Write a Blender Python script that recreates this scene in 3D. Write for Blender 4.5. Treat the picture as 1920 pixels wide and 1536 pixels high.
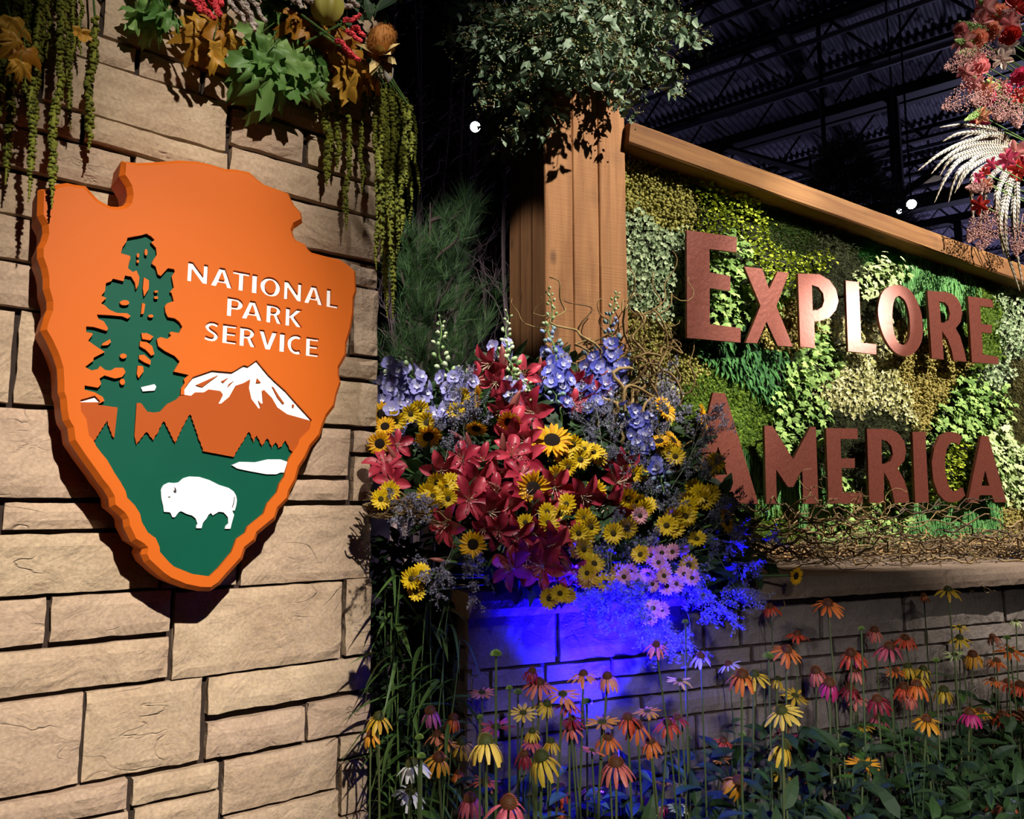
import bpy, bmesh, math, random
import numpy as np
from mathutils import Vector, Matrix, Euler, noise
from mathutils.geometry import tessellate_polygon

for o in list(bpy.data.objects):
    bpy.data.objects.remove(o)
SC = bpy.context.scene
COL = SC.collection
random.seed(7)
rng = np.random.default_rng(7)
PI = math.pi

# ------------------------------------------------------------------ camera
FPX, CX, CY = 1450.0, 960.0, 768.0
PITCH = math.atan(177 / FPX)
CAMZ = 1.35
cam_d = bpy.data.cameras.new('camera')
cam_d.sensor_fit = 'HORIZONTAL'; cam_d.sensor_width = 36; cam_d.lens = 36 * FPX / 1920
cam_d.clip_start = .02; cam_d.clip_end = 200
cam = bpy.data.objects.new('camera', cam_d); COL.objects.link(cam)
cam.location = (0, 0, CAMZ); cam.rotation_euler = (PI / 2 + PITCH, 0, 0)
SC.camera = cam
CAM = Vector((0, 0, CAMZ))
_f = Vector((0, math.cos(PITCH), math.sin(PITCH))); _u = Vector((0, -math.sin(PITCH), math.cos(PITCH)))

def ray(px, py):
    r = Vector((px - CX, 0, 0)) + _u * (CY - py) + _f * FPX
    return r / r.y                                   # y component = 1

def atY(px, py, Y):
    return CAM + ray(px, py) * Y

class Plane:                                         # an upright wall plane: s along it, off towards the camera
    def __init__(self, A, ang):
        self.A = Vector((A[0], A[1], 0)); self.ang = ang
        self.d = Vector((math.cos(ang), math.sin(ang), 0)); self.n = Vector((math.sin(ang), -math.cos(ang), 0))
    def at(self, px, py, off=0.0):
        r = ray(px, py)
        return CAM + r * ((off - self.n.dot(CAM - self.A)) / self.n.dot(r))
    def sz(self, px, py, off=0.0):
        p = self.at(px, py, off)
        return (self.d.dot(p - self.A), p.z)
    def w(self, s, off, z):
        p = self.A + self.d * s + self.n * off
        return Vector((p.x, p.y, z))

HF = math.hypot(FPX, 177)
PL = Plane((-260 / HF * 2.2, 2.2), math.atan2(HF, 1850))     # stone wall with the arrowhead sign
PR = Plane((540 / HF * 3.5, 3.5), math.atan2(HF, 3340))      # moss panel
BASE_OFF, LEDGE_OFF, LEDGE_Z = .62, .705, PR.at(1500, 1046, 0).z

# ------------------------------------------------------------------ world, lights, exposure
w = bpy.data.worlds.new('hall'); SC.world = w; w.use_nodes = True
bg = w.node_tree.nodes['Background']; bg.inputs[0].default_value = (.32, .30, .42, 1); bg.inputs[1].default_value = .012
vs = SC.view_settings
vs.view_transform = 'Standard'; vs.look = 'None'; vs.exposure = 0; vs.gamma = 1; vs.use_curve_mapping = False

def spot(name, loc, target, power, cone, blend=.35, color=(1, 1, 1), size=.06):
    l = bpy.data.lights.new(name, 'SPOT'); l.energy = power; l.spot_size = math.radians(cone); l.spot_blend = blend
    l.color = color; l.shadow_soft_size = size
    o = bpy.data.objects.new(name, l); COL.objects.link(o); o.location = loc
    o.rotation_euler = (Vector(target) - Vector(loc)).to_track_quat('-Z', 'Y').to_euler()
    return o
def point(name, loc, power, color=(1, 1, 1), size=.3):
    l = bpy.data.lights.new(name, 'POINT'); l.energy = power; l.color = color; l.shadow_soft_size = size
    o = bpy.data.objects.new(name, l); COL.objects.link(o); o.location = loc; return o

SIGN_OFF = .135
# direction of the sign's key light from the sign tip and its shadow
_t1 = PL.sz(390, 1103, SIGN_OFF); _t2 = PL.sz(362, 1168, 0)
_to = (PL.d * (_t1[0] - _t2[0]) + PL.n * SIGN_OFF + Vector((0, 0, _t1[1] - _t2[1]))).normalized()
_c = PL.at(350, 900, 0)
WARM = (1, .92, .81)
_o = spot('spot_sign', _c + _to * 7.0, PL.at(285, 1190, 0), 3900, 27, 1.0, WARM, .045); _o.scale = (.46, .80, 1)
spot('spot_garland', _c + _to * 7.0, PL.at(490, -40, .1), 1450, 11, .9, WARM, .045)
_c = PR.at(1560, 640, 0)
_k = (PR.d * .045 + PR.n * .1 + Vector((0, 0, .085))).normalized()
spot('spot_moss', _c + _k * 4.6, PR.at(1735, 680, 0), 2600, 37, .45, (1, .93, .80), .03)
spot('spot_post', PR.at(1150, 400, .1) + _k * 4.4, PR.at(1190, 420, .1), 1700, 28, .5, (1, .93, .80), .03)
_k2 = (PR.d * .72 + PR.n * .643 + Vector((0, 0, .24))).normalized()
_c2 = PR.at(1590, 600, .1)
spot('spot_letters', _c2 + _k2 * 3.2, _c2, 1250, 7, .3, (1, .93, .82), .12)
_a = PR.at(900, 780, .5)
spot('spot_flowers', Vector((-.35, .75, 4.1)), PR.at(985, 830, .5), 620, 22, .9, (1, .96, .9), .04)
_d = PR.at(1880, 170, .25); spot('spot_column', _d + _k * 4.2, _d, 1100, 15, .5, (1, .94, .84), .04)
# three added lamps, out of view in front, brighten the flower bed
for _x, _e, _tz in ((.5, 270, .44), (1.25, 190, .55), (1.95, 130, .62)):
    spot('spot_bed', Vector((_x, -.6, 2.35)), Vector((_x + .15, 1.8, _tz)), _e, 39, .8, (1, .96, .91), .08)
# blue uplight standing in the flower bed
BLUE_AT = PR.w(*(PR.sz(1150, 1480, .8)[0], .75, .50))
_ue = PR.at(1170, 1060, .79)
spot('spot_blue', BLUE_AT + Vector((0, 0, .06)), _ue, 2200, 82, 1.0, (.006, .002, 1.0), .02)
# added unseen fill lamps far behind the display, brightening the roof steel
point('roof_fill_light', (14, 17, 2.5), 1600, (.62, .60, 1.0), .5)
point('roof_fill_light', (-6, 24, 2.5), 900, (.62, .60, 1.0), .5)
spot('spot_trees', (-1.3, 2.9, 3.3), (-.5, 4.9, 2.2), 200, 64, .8, (1, .95, .95), .1)  # added lamp hidden behind the tan wall, brightening the trees
spot('spot_post_side', (-2.0, 3.2, 2.9), PR.at(985, 520, -.1), 70, 16, .6, (1, .88, .7), .04)

# ------------------------------------------------------------------ helpers
def link(o, parent=None):
    COL.objects.link(o)
    if parent is not None: o.parent = parent
    return o
def tag(o, label=None, cat=None, group=None, kind=None):
    if label: o['label'] = label
    if cat: o['category'] = cat
    if group: o['group'] = group
    if kind: o['kind'] = kind
    return o
def thing(name, label, cat, loc=(0, 0, 0), rz=0, group=None):
    o = bpy.data.objects.new(name, None); o.empty_display_size = .05
    link(o); o.location = loc; o.rotation_euler = (0, 0, rz)
    return tag(o, label, cat, group)
def part(name, me, parent=None, M=None):
    o = bpy.data.objects.new(name, me); link(o, parent)
    if M is not None: o.matrix_local = M
    return o

class B:                                             # mesh collector
    def __init__(s): s.v = []; s.f = {3: [], 4: []}; s.t = []; s.n = 0
    def add(s, V, F, t=0.0):
        V = np.asarray(V, float).reshape(-1, 3)
        for a in (F if isinstance(F, (list, tuple)) and len(F) and isinstance(F[0], np.ndarray) else [np.asarray(F)]):
            if a.size: s.f[a.shape[1]].append(a.astype(np.int64) + s.n)
        s.v.append(V); s.t.append(np.full(len(V), t) if np.isscalar(t) else np.asarray(t)); s.n += len(V)
        return s
    def scatter(s, T, R, P, t):                      # T=(V,F); R (k,3,3); P (k,3); t (k,)
        V, F = T; k = len(P)
        if not k: return s
        X = np.einsum('kij,vj->kvi', R, V) + P[:, None, :]
        off = (np.arange(k) * len(V))[:, None, None]
        Fs = [(np.asarray(a)[None] + off).reshape(-1, np.asarray(a).shape[1]) for a in (F if isinstance(F, list) else [F])]
        return s.add(X.reshape(-1, 3), Fs, np.repeat(t, len(V)))
    def tube(s, pts, rad, n=6, t=0.0, cap=True):
        P = np.asarray(pts, float); m = len(P)
        r = np.full(m, rad) if np.isscalar(rad) else np.asarray(rad, float)
        T = np.gradient(P, axis=0); T /= np.linalg.norm(T, axis=1)[:, None] + 1e-9
        ref = np.array([0, 0, 1.0]) if abs(T[0][2]) < .9 else np.array([1.0, 0, 0])
        U = np.cross(T, ref); U /= np.linalg.norm(U, axis=1)[:, None] + 1e-9
        W = np.cross(T, U)
        a = np.arange(n) * 2 * PI / n
        V = P[:, None] + r[:, None, None] * (np.cos(a)[None, :, None] * U[:, None] + np.sin(a)[None, :, None] * W[:, None])
        i = np.arange(m - 1)[:, None] * n; j = np.arange(n)[None]; j2 = (j + 1) % n
        F = np.stack([i + j, i + j2, i + n + j2, i + n + j], -1).reshape(-1, 4)
        V = V.reshape(-1, 3); Fs = [F]
        if cap:
            V = np.vstack([V, P[:1], P[-1:]]); q = np.arange(n); q2 = (q + 1) % n
            Fs.append(np.vstack([np.stack([np.full(n, m * n), q2, q], -1), np.stack([np.full(n, m * n + 1), (m - 1) * n + q, (m - 1) * n + q2], -1)]))
        return s.add(V, Fs, t)
    def box(s, x0, x1, y0, y1, z0, z1, t=0.0):
        V = [(x, y, z) for x in (x0, x1) for y in (y0, y1) for z in (z0, z1)]
        return s.add(V, np.array([(0, 1, 3, 2), (4, 6, 7, 5), (0, 4, 5, 1), (2, 3, 7, 6), (0, 2, 6, 4), (1, 5, 7, 3)]), t)
    def mesh(s, name, mat, smooth=False, fix=False):
        V = np.vstack(s.v); t = np.concatenate(s.t)
        me = bpy.data.meshes.new(name)
        f3 = np.vstack(s.f[3]) if s.f[3] else np.zeros((0, 3), int); f4 = np.vstack(s.f[4]) if s.f[4] else np.zeros((0, 4), int)
        nl = f3.size + f4.size
        me.vertices.add(len(V)); me.vertices.foreach_set('co', V.astype(np.float32).ravel())
        me.loops.add(nl); me.loops.foreach_set('vertex_index', np.concatenate([f3.ravel(), f4.ravel()]).astype(np.int32))
        st = np.concatenate([np.arange(len(f3)) * 3, f3.size + np.arange(len(f4)) * 4]).astype(np.int32)
        me.polygons.add(len(st)); me.polygons.foreach_set('loop_start', st)
        me.polygons.foreach_set('use_smooth', np.full(len(st), bool(smooth)))
        at = me.attributes.new('tint', 'FLOAT', 'POINT'); at.data.foreach_set('value', t.astype(np.float32))
        me.update(calc_edges=True); me.validate()
        if fix:
            bm = bmesh.new(); bm.from_mesh(me); bmesh.ops.recalc_face_normals(bm, faces=bm.faces); bm.to_mesh(me); bm.free()
        if mat: me.materials.append(mat)
        return me

def rotz(a): return np.array([[math.cos(a), -math.sin(a), 0], [math.sin(a), math.cos(a), 0], [0, 0, 1]])
def frames(Y, Z, roll=None):                         # rows->matrices with local y along Y and local z near Z
    Y = Y / (np.linalg.norm(Y, axis=1)[:, None] + 1e-9)
    X = np.cross(Y, Z); X /= np.linalg.norm(X, axis=1)[:, None] + 1e-9
    Zn = np.cross(X, Y)
    return np.stack([X, Y, Zn], -1)
def rnd(k, a, b): return rng.uniform(a, b, k)

# ------------------------------------------------------------------ materials
MATS = {}
def srgb(r, g, b):
    f = lambda c: (c / 255 / 12.92) if c / 255 <= .04045 else ((c / 255 + .055) / 1.055) ** 2.4
    return (f(r), f(g), f(b), 1)
def mat(name, c1, c2=None, rough=.6, metal=0, mode='tint', noise_scale=None, noise_amt=.0, bump=0, bump_scale=60, transl=0, spec=.4, emit=0, coat=0):
    if name in MATS: return MATS[name]
    m = bpy.data.materials.new(name); m.use_nodes = True; MATS[name] = m
    nt = m.node_tree; N = nt.nodes; L = nt.links
    p = N['Principled BSDF']
    p.inputs['Roughness'].default_value = rough; p.inputs['Metallic'].default_value = metal
    p.inputs['Specular IOR Level'].default_value = spec; p.inputs['Coat Weight'].default_value = coat
    c2 = c2 or c1
    mx = N.new('ShaderNodeMix'); mx.data_type = 'RGBA'; mx.inputs[6].default_value = c1; mx.inputs[7].default_value = c2
    if mode == 'tint':
        a = N.new('ShaderNodeAttribute'); a.attribute_name = 'tint'; L.new(a.outputs['Fac'], mx.inputs[0])
    elif mode == 'obj':
        a = N.new('ShaderNodeObjectInfo'); L.new(a.outputs['Random'], mx.inputs[0])
    elif mode == 'noise':
        a = N.new('ShaderNodeTexNoise'); a.inputs['Scale'].default_value = noise_scale or 8; a.inputs['Detail'].default_value = 5
        tc = N.new('ShaderNodeTexCoord'); L.new(tc.outputs['Object'], a.inputs['Vector'])
        r = N.new('ShaderNodeMapRange'); r.inputs[1].default_value = .3; r.inputs[2].default_value = .7
        L.new(a.outputs['Fac'], r.inputs[0]); L.new(r.outputs[0], mx.inputs[0])
    col = mx.outputs[2]
    L.new(col, p.inputs['Base Color'])
    if bump:
        tc = N.new('ShaderNodeTexCoord'); nz = N.new('ShaderNodeTexNoise'); nz.inputs['Scale'].default_value = bump_scale; nz.inputs['Detail'].default_value = 4
        L.new(tc.outputs['Object'], nz.inputs['Vector'])
        bp = N.new('ShaderNodeBump'); bp.inputs['Strength'].default_value = bump; bp.inputs['Distance'].default_value = .01
        L.new(nz.outputs['Fac'], bp.inputs['Height']); L.new(bp.outputs[0], p.inputs['Normal'])
    if transl:
        out = N['Material Output']; ms = N.new('ShaderNodeMixShader'); ms.inputs[0].default_value = transl
        tr = N.new('ShaderNodeBsdfTranslucent'); L.new(col, tr.inputs['Color'])
        L.new(p.outputs[0], ms.inputs[1]); L.new(tr.outputs[0], ms.inputs[2]); L.new(ms.outputs[0], out.inputs['Surface'])
    if emit:
        p.inputs['Emission Color'].default_value = c1; p.inputs['Emission Strength'].default_value = emit
    return m

def stone_mat(name, a, b, c, bump=1.0):
    m = bpy.data.materials.new(name); m.use_nodes = True; nt = m.node_tree; N = nt.nodes; L = nt.links
    p = N['Principled BSDF']; p.inputs['Roughness'].default_value = .85; p.inputs['Specular IOR Level'].default_value = .25
    tc = N.new('ShaderNodeTexCoord'); oi = N.new('ShaderNodeObjectInfo')
    sh = N.new('ShaderNodeVectorMath'); sh.operation = 'SCALE'
    cb = N.new('ShaderNodeCombineXYZ'); L.new(oi.outputs['Random'], cb.inputs[0]); L.new(oi.outputs['Random'], cb.inputs[1]); L.new(oi.outputs['Random'], cb.inputs[2])
    L.new(cb.outputs[0], sh.inputs[0]); sh.inputs['Scale'].default_value = 37
    ad = N.new('ShaderNodeVectorMath'); L.new(tc.outputs['Object'], ad.inputs[0]); L.new(sh.outputs[0], ad.inputs[1])
    n1 = N.new('ShaderNodeTexNoise'); n1.inputs['Scale'].default_value = 7; n1.inputs['Detail'].default_value = 6; n1.inputs['Roughness'].default_value = .6
    n2 = N.new('ShaderNodeTexNoise'); n2.inputs['Scale'].default_value = 130; n2.inputs['Detail'].default_value = 3
    n3 = N.new('ShaderNodeTexNoise'); n3.inputs['Scale'].default_value = 9; n3.inputs['Detail'].default_value = 8; n3.inputs['Distortion'].default_value = 1.2
    for n in (n1, n2, n3): L.new(ad.outputs[0], n.inputs['Vector'])
    r1 = N.new('ShaderNodeMapRange'); r1.inputs[1].default_value = .32; r1.inputs[2].default_value = .68; L.new(n1.outputs['Fac'], r1.inputs[0])
    m1 = N.new('ShaderNodeMix'); m1.data_type = 'RGBA'; m1.inputs[6].default_value = a; m1.inputs[7].default_value = b; L.new(r1.outputs[0], m1.inputs[0])
    m2 = N.new('ShaderNodeMix'); m2.data_type = 'RGBA'; m2.inputs[7].default_value = c
    mm = N.new('ShaderNodeMath'); mm.operation = 'MULTIPLY'; mm.inputs[1].default_value = .75; L.new(oi.outputs['Random'], mm.inputs[0]); L.new(mm.outputs[0], m2.inputs[0])
    L.new(m1.outputs[2], m2.inputs[6])
    m3 = N.new('ShaderNodeMix'); m3.data_type = 'RGBA'; m3.blend_type = 'MULTIPLY'; m3.inputs[0].default_value = .55
    r2 = N.new('ShaderNodeMapRange'); r2.inputs[1].default_value = .25; r2.inputs[2].default_value = .75; r2.inputs[3].default_value = .6; r2.inputs[4].default_value = 1.25; L.new(n2.outputs['Fac'], r2.inputs[0])
    L.new(m2.outputs[2], m3.inputs[6]); L.new(r2.outputs[0], m3.inputs[7]); L.new(m3.outputs[2], p.inputs['Base Color'])
    # long shallow fissures: where a stretched, distorted noise crosses its middle
    sc = N.new('ShaderNodeVectorMath'); sc.operation = 'MULTIPLY'; sc.inputs[1].default_value = (5, 9, 11); L.new(ad.outputs[0], sc.inputs[0])
    n4 = N.new('ShaderNodeTexNoise'); n4.inputs['Scale'].default_value = 1; n4.inputs['Detail'].default_value = 3; n4.inputs['Distortion'].default_value = .8; L.new(sc.outputs[0], n4.inputs['Vector'])
    a1 = N.new('ShaderNodeMath'); a1.operation = 'SUBTRACT'; a1.inputs[1].default_value = .5; L.new(n4.outputs['Fac'], a1.inputs[0])
    a2 = N.new('ShaderNodeMath'); a2.operation = 'ABSOLUTE'; L.new(a1.outputs[0], a2.inputs[0])
    a3 = N.new('ShaderNodeMapRange'); a3.inputs[1].default_value = 0; a3.inputs[2].default_value = .014; L.new(a2.outputs[0], a3.inputs[0])
    n5 = N.new('ShaderNodeTexNoise'); n5.inputs['Scale'].default_value = 6; L.new(ad.outputs[0], n5.inputs['Vector'])
    a5 = N.new('ShaderNodeMapRange'); a5.inputs[1].default_value = .58; a5.inputs[2].default_value = .68; L.new(n5.outputs['Fac'], a5.inputs[0])
    a6 = N.new('ShaderNodeMath'); a6.operation = 'MULTIPLY_ADD'; a6.inputs[2].default_value = 0
    iv = N.new('ShaderNodeMath'); iv.operation = 'SUBTRACT'; iv.inputs[0].default_value = 1; L.new(a3.outputs[0], iv.inputs[1])
    L.new(iv.outputs[0], a6.inputs[0]); L.new(a5.outputs[0], a6.inputs[1])
    h1 = N.new('ShaderNodeMath'); h1.operation = 'MULTIPLY_ADD'; h1.inputs[1].default_value = -.22; L.new(a6.outputs[0], h1.inputs[0]); L.new(n3.outputs['Fac'], h1.inputs[2])
    h2 = N.new('ShaderNodeMath'); h2.operation = 'MULTIPLY_ADD'; h2.inputs[1].default_value = .10; L.new(n2.outputs['Fac'], h2.inputs[0]); L.new(h1.outputs[0], h2.inputs[2])
    bp = N.new('ShaderNodeBump'); bp.inputs['Strength'].default_value = .75 * bump; bp.inputs['Distance'].default_value = .022
    L.new(h2.outputs[0], bp.inputs['Height']); L.new(bp.outputs[0], p.inputs['Normal'])
    return m

def wood_mat(name, a, b, dark, axis='Z', scale=1.0, rough=.75):
    m = bpy.data.materials.new(name); m.use_nodes = True; nt = m.node_tree; N = nt.nodes; L = nt.links
    p = N['Principled BSDF']; p.inputs['Roughness'].default_value = rough; p.inputs['Specular IOR Level'].default_value = .3
    tc = N.new('ShaderNodeTexCoord'); oi = N.new('ShaderNodeObjectInfo')
    cb = N.new('ShaderNodeCombineXYZ')
    for i in range(3): L.new(oi.outputs['Random'], cb.inputs[i])
    sh = N.new('ShaderNodeVectorMath'); sh.operation = 'SCALE'; sh.inputs['Scale'].default_value = 53; L.new(cb.outputs[0], sh.inputs[0])
    ad = N.new('ShaderNodeVectorMath'); L.new(tc.outputs['Object'], ad.inputs[0]); L.new(sh.outputs[0], ad.inputs[1])
    st = N.new('ShaderNodeVectorMath'); st.operation = 'MULTIPLY'
    v = [26 * scale] * 3; v['XYZ'.index(axis)] = 1.6 * scale; st.inputs[1].default_value = v; L.new(ad.outputs[0], st.inputs[0])
    g = N.new('ShaderNodeTexNoise'); g.inputs['Scale'].default_value = 1; g.inputs['Detail'].default_value = 5; g.inputs['Distortion'].default_value = 1.1; L.new(st.outputs[0], g.inputs['Vector'])
    r = N.new('ShaderNodeMapRange'); r.inputs[1].default_value = .33; r.inputs[2].default_value = .68; L.new(g.outputs['Fac'], r.inputs[0])
    m1 = N.new('ShaderNodeMix'); m1.data_type = 'RGBA'; m1.inputs[6].default_value = a; m1.inputs[7].default_value = b; L.new(r.outputs[0], m1.inputs[0])
    # knots
    ks = N.new('ShaderNodeVectorMath'); ks.operation = 'MULTIPLY'; kv = [8.5] * 3; kv['XYZ'.index(axis)] = 4.2; ks.inputs[1].default_value = kv; L.new(ad.outputs[0], ks.inputs[0])
    vo = N.new('ShaderNodeTexVoronoi'); vo.inputs['Scale'].default_value = 1; L.new(ks.outputs[0], vo.inputs['Vector'])
    kr = N.new('ShaderNodeMapRange'); kr.inputs[1].default_value = .05; kr.inputs[2].default_value = .17; kr.inputs[3].default_value = .85; kr.inputs[4].default_value = 0; L.new(vo.outputs['Distance'], kr.inputs[0])
    # weather stain
    n2 = N.new('ShaderNodeTexNoise'); n2.inputs['Scale'].default_value = 4; n2.inputs['Detail'].default_value = 4; L.new(ad.outputs[0], n2.inputs['Vector'])
    sr = N.new('ShaderNodeMapRange'); sr.inputs[1].default_value = .56; sr.inputs[2].default_value = .8; sr.inputs[4].default_value = .55; L.new(n2.outputs['Fac'], sr.inputs[0])
    mxk = N.new('ShaderNodeMath'); mxk.operation = 'MAXIMUM'; L.new(kr.outputs[0], mxk.inputs[0]); L.new(sr.outputs[0], mxk.inputs[1])
    m2 = N.new('ShaderNodeMix'); m2.data_type = 'RGBA'; m2.inputs[7].default_value = dark; L.new(mxk.outputs[0], m2.inputs[0]); L.new(m1.outputs[2], m2.inputs[6])
    L.new(m2.outputs[2], p.inputs['Base Color'])
    # saw marks across the grain
    ss = N.new('ShaderNodeVectorMath'); ss.operation = 'MULTIPLY'; sv = [6] * 3; sv['XYZ'.index(axis)] = 210; ss.inputs[1].default_value = sv; L.new(ad.outputs[0], ss.inputs[0])
    n3 = N.new('ShaderNodeTexNoise'); n3.inputs['Scale'].default_value = 1; n3.inputs['Detail'].default_value = 2; L.new(ss.outputs[0], n3.inputs['Vector'])
    h = N.new('ShaderNodeMath'); h.operation = 'MULTIPLY_ADD'; h.inputs[1].default_value = .8; L.new(n3.outputs['Fac'], h.inputs[0]); L.new(g.outputs['Fac'], h.inputs[2])
    bp = N.new('ShaderNodeBump'); bp.inputs['Strength'].default_value = .5; bp.inputs['Distance'].default_value = .004; L.new(h.outputs[0], bp.inputs['Height']); L.new(bp.outputs[0], p.inputs['Normal'])
    return m

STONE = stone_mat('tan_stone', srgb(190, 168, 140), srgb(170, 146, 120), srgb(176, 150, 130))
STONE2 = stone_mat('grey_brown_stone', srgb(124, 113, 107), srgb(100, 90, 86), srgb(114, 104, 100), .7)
MORTAR = mat('dark_mortar', srgb(48, 36, 30), rough=.95, bump=.5)
SLAB = stone_mat('ledge_stone', srgb(134, 114, 98), srgb(112, 94, 82), srgb(124, 106, 94), .5)
CEDAR = wood_mat('rough_cedar', srgb(164, 115, 74), srgb(134, 89, 54), srgb(98, 66, 43), 'Z')
BEAMW = wood_mat('weathered_beam', srgb(132, 92, 50), srgb(104, 64, 31), srgb(70, 52, 36), 'X')
SILLW = wood_mat('pale_sill_wood', srgb(180, 146, 104), srgb(150, 114, 76), srgb(120, 92, 66), 'X')
SOIL = mat('soil', srgb(38, 30, 24), srgb(24, 20, 16), .95, mode='noise', noise_scale=12, bump=.6, bump_scale=30)
DARKSTEEL = mat('dark_steel', srgb(58, 54, 64), rough=.55, metal=.2)
DECK = mat('roof_deck', srgb(96, 92, 108), rough=.6)

# ------------------------------------------------------------------ setting: ground, far walls, roof
def flat(name, V, F, m): 
    return part(name, B().add(V, np.array(F)).mesh(name, m))
tag(flat('floor', [(-30, -8, 0), (40, -8, 0), (40, 60, 0), (-30, 60, 0)], [(0, 1, 2, 3)], mat('hall_floor', srgb(20, 18, 19), srgb(14, 13, 14), .6, mode='noise', noise_scale=2)), kind='structure')
far = mat('black_drape', srgb(22, 20, 28), rough=.95); purp = mat('purple_backdrop', srgb(52, 42, 66), rough=.95)
tag(part('wall_back', B().box(-30, 40, 58, 58.3, 0, 11).mesh('wall_back', far)), kind='structure')
tag(part('wall_dark_backdrop', B().add([(x, 8 + .12 * math.sin(i * 1.3), z) for i, x in enumerate(np.linspace(-6, .55, 60)) for z in (0, 7.2)], np.array([(2 * i, 2 * i + 2, 2 * i + 3, 2 * i + 1) for i in range(59)])).mesh('wall_dark_backdrop', purp, True)), kind='structure')  # added backdrop: its dark purple stands in for the darkness behind the trees
tag(part('wall_side', B().box(39.7, 40, -8, 58, 0, 11).mesh('wall_side', far)), kind='structure')
tag(part('wall_other_side', B().box(-30.3, -30, -8, 58, 0, 11).mesh('wall_other_side', far)), kind='structure')

DA = Vector((-1910, HF, 0)).normalized(); DB = Vector((-DA.y * -1, -DA.x * 1, 0)); DB = Vector((DA.y, -DA.x, 0))
ROOF_ANG = math.atan2(DA.y, DA.x)
def roof():
    b = B(); L0, L1 = -34, 46                        # corrugated deck, ribs run across the joists
    xs = np.arange(L0, L1, .11); V = []; F = []
    prof = [(0, 0), (.04, 0), (.05, .04), (.09, .04)]
    pts = [(x + a, z) for x in xs for a, z in prof]
    n = len(pts)
    V = [(x, -2, 8.2 + z) for x, z in pts] + [(x, 62, 8.2 + z) for x, z in pts]
    F = np.array([(i, i + 1, n + i + 1, n + i) for i in range(n - 1)])
    o = part('ceiling', b.add(V, F).mesh('roof_deck', DECK)); tag(o, kind='structure')
    # local x runs along DA, local y along DB
    M = Matrix(((DA.x, DB.x, 0, 0), (DA.y, DB.y, 0, 0), (0, 0, 1, 0), (0, 0, 0, 1)))
    o.matrix_world = M
    # open web joists
    b = B()
    b.box(-34, 46, -.05, .05, 8.08, 8.16); b.box(-34, 46, -.05, .05, 7.28, 7.33)
    x = -34; k = 0
    while x < 46:
        z0, z1 = (7.34, 8.08) if k % 2 == 0 else (8.08, 7.34)
        b.tube([(x, 0, z0), (x + .62, 0, z1)], .022, 4, cap=False); x += .62; k += 1
    me = b.mesh('joist', DARKSTEEL)
    for i in range(24):
        part('joist', me, o, Matrix.Translation((0, 5 + i * 1.45, 0)))
    # girders: deep trusses with posts and diagonals along the joists
    b = B()
    b.box(-34, 46, -.10, .10, 7.02, 7.18); b.box(-34, 46, -.10, .10, 5.35, 5.55)
    for i in range(16):
        x = -33 + i * 5
        b.box(x - .07, x + .07, -.07, .07, 5.5, 7.05)
        b.tube([(x, 0, 5.6), (x + 2.5, 0, 7.05)], .055, 4); b.tube([(x + 5, 0, 5.6), (x + 2.5, 0, 7.05)], .055, 4)
    me = b.mesh('girder', DARKSTEEL)
    for y in (11.5, 17.5, 27): part('girder', me, o, Matrix.Translation((0, y, 0)))
    # conduits and purlins slung across
    me = B().tube([(-34, 0, 7.15), (46, 0, 7.15)], .035, 6).mesh('conduit', mat('pale_steel', srgb(150, 150, 165), rough=.35, metal=.6))
    for y in (7.3, 8.1, 9.6, 10.2, 13.6, 15.1, 19.8): part('conduit', me, o, Matrix.Translation((0, y, random.uniform(-.3, .2))))
    me = B().box(-.05, .05, 0, 60, 7.55, 7.7).mesh('cross_beam', DARKSTEEL)
    for x in (-24, -15, -6, 3, 12): part('cross_beam', me, o, Matrix.Translation((x, 0, 0)))
roof()
# ------------------------------------------------------------------ stone walls
def brick_mesh(w, h, d, m, seed, cell=.022, rough=1.0):
    nx = max(4, int(w / cell)); nz = max(3, int(h / cell))
    xs = np.linspace(0, w, nx + 1); zs = np.linspace(0, h, nz + 1)
    V = np.zeros((nx + 1, nz + 1, 3)); so = Vector((seed * 13.7, seed * 5.1, seed * 3.3))
    for i, x in enumerate(xs):
        for j, z in enumerate(zs):
            e = min(x, w - x, z, h - z)
            q = Vector((x * 6, z * 9, 0)) + so
            y = noise.noise(q) * .006 + noise.noise(q * 3.1) * .0028
            y += max(0, noise.noise(q * .55 + Vector((9, 2, 1))) - .12) * .022
            y = -y * rough
            if e < cell * .6: y += .006 + .004 * noise.noise(q * 4)
            xx, zz = x, z
            if i in (0, nx): xx += noise.noise(Vector((i * 3, z * 22, seed))) * .0035
            if j in (0, nz): zz += noise.noise(Vector((x * 22, j * 3, seed + 40))) * .0035
            V[i, j] = (xx, y, zz)
    F = [(i * (nz + 1) + j, (i + 1) * (nz + 1) + j, (i + 1) * (nz + 1) + j + 1, i * (nz + 1) + j + 1) for i in range(nx) for j in range(nz)]
    V = V.reshape(-1, 3)
    rim = [i * (nz + 1) for i in range(nx + 1)] + [nx * (nz + 1) + j for j in range(1, nz + 1)] + [i * (nz + 1) + nz for i in range(nx - 1, -1, -1)] + [j for j in range(nz - 1, 0, -1)]
    n0 = len(V); R = V[rim].copy(); R[:, 1] = d
    V = np.vstack([V, R]); k = len(rim)
    F += [(rim[i], n0 + i, n0 + (i + 1) % k, rim[(i + 1) % k]) for i in range(k)]
    return B().add(V, np.array(F)).mesh('brick', m, smooth=False, fix=True)

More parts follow.
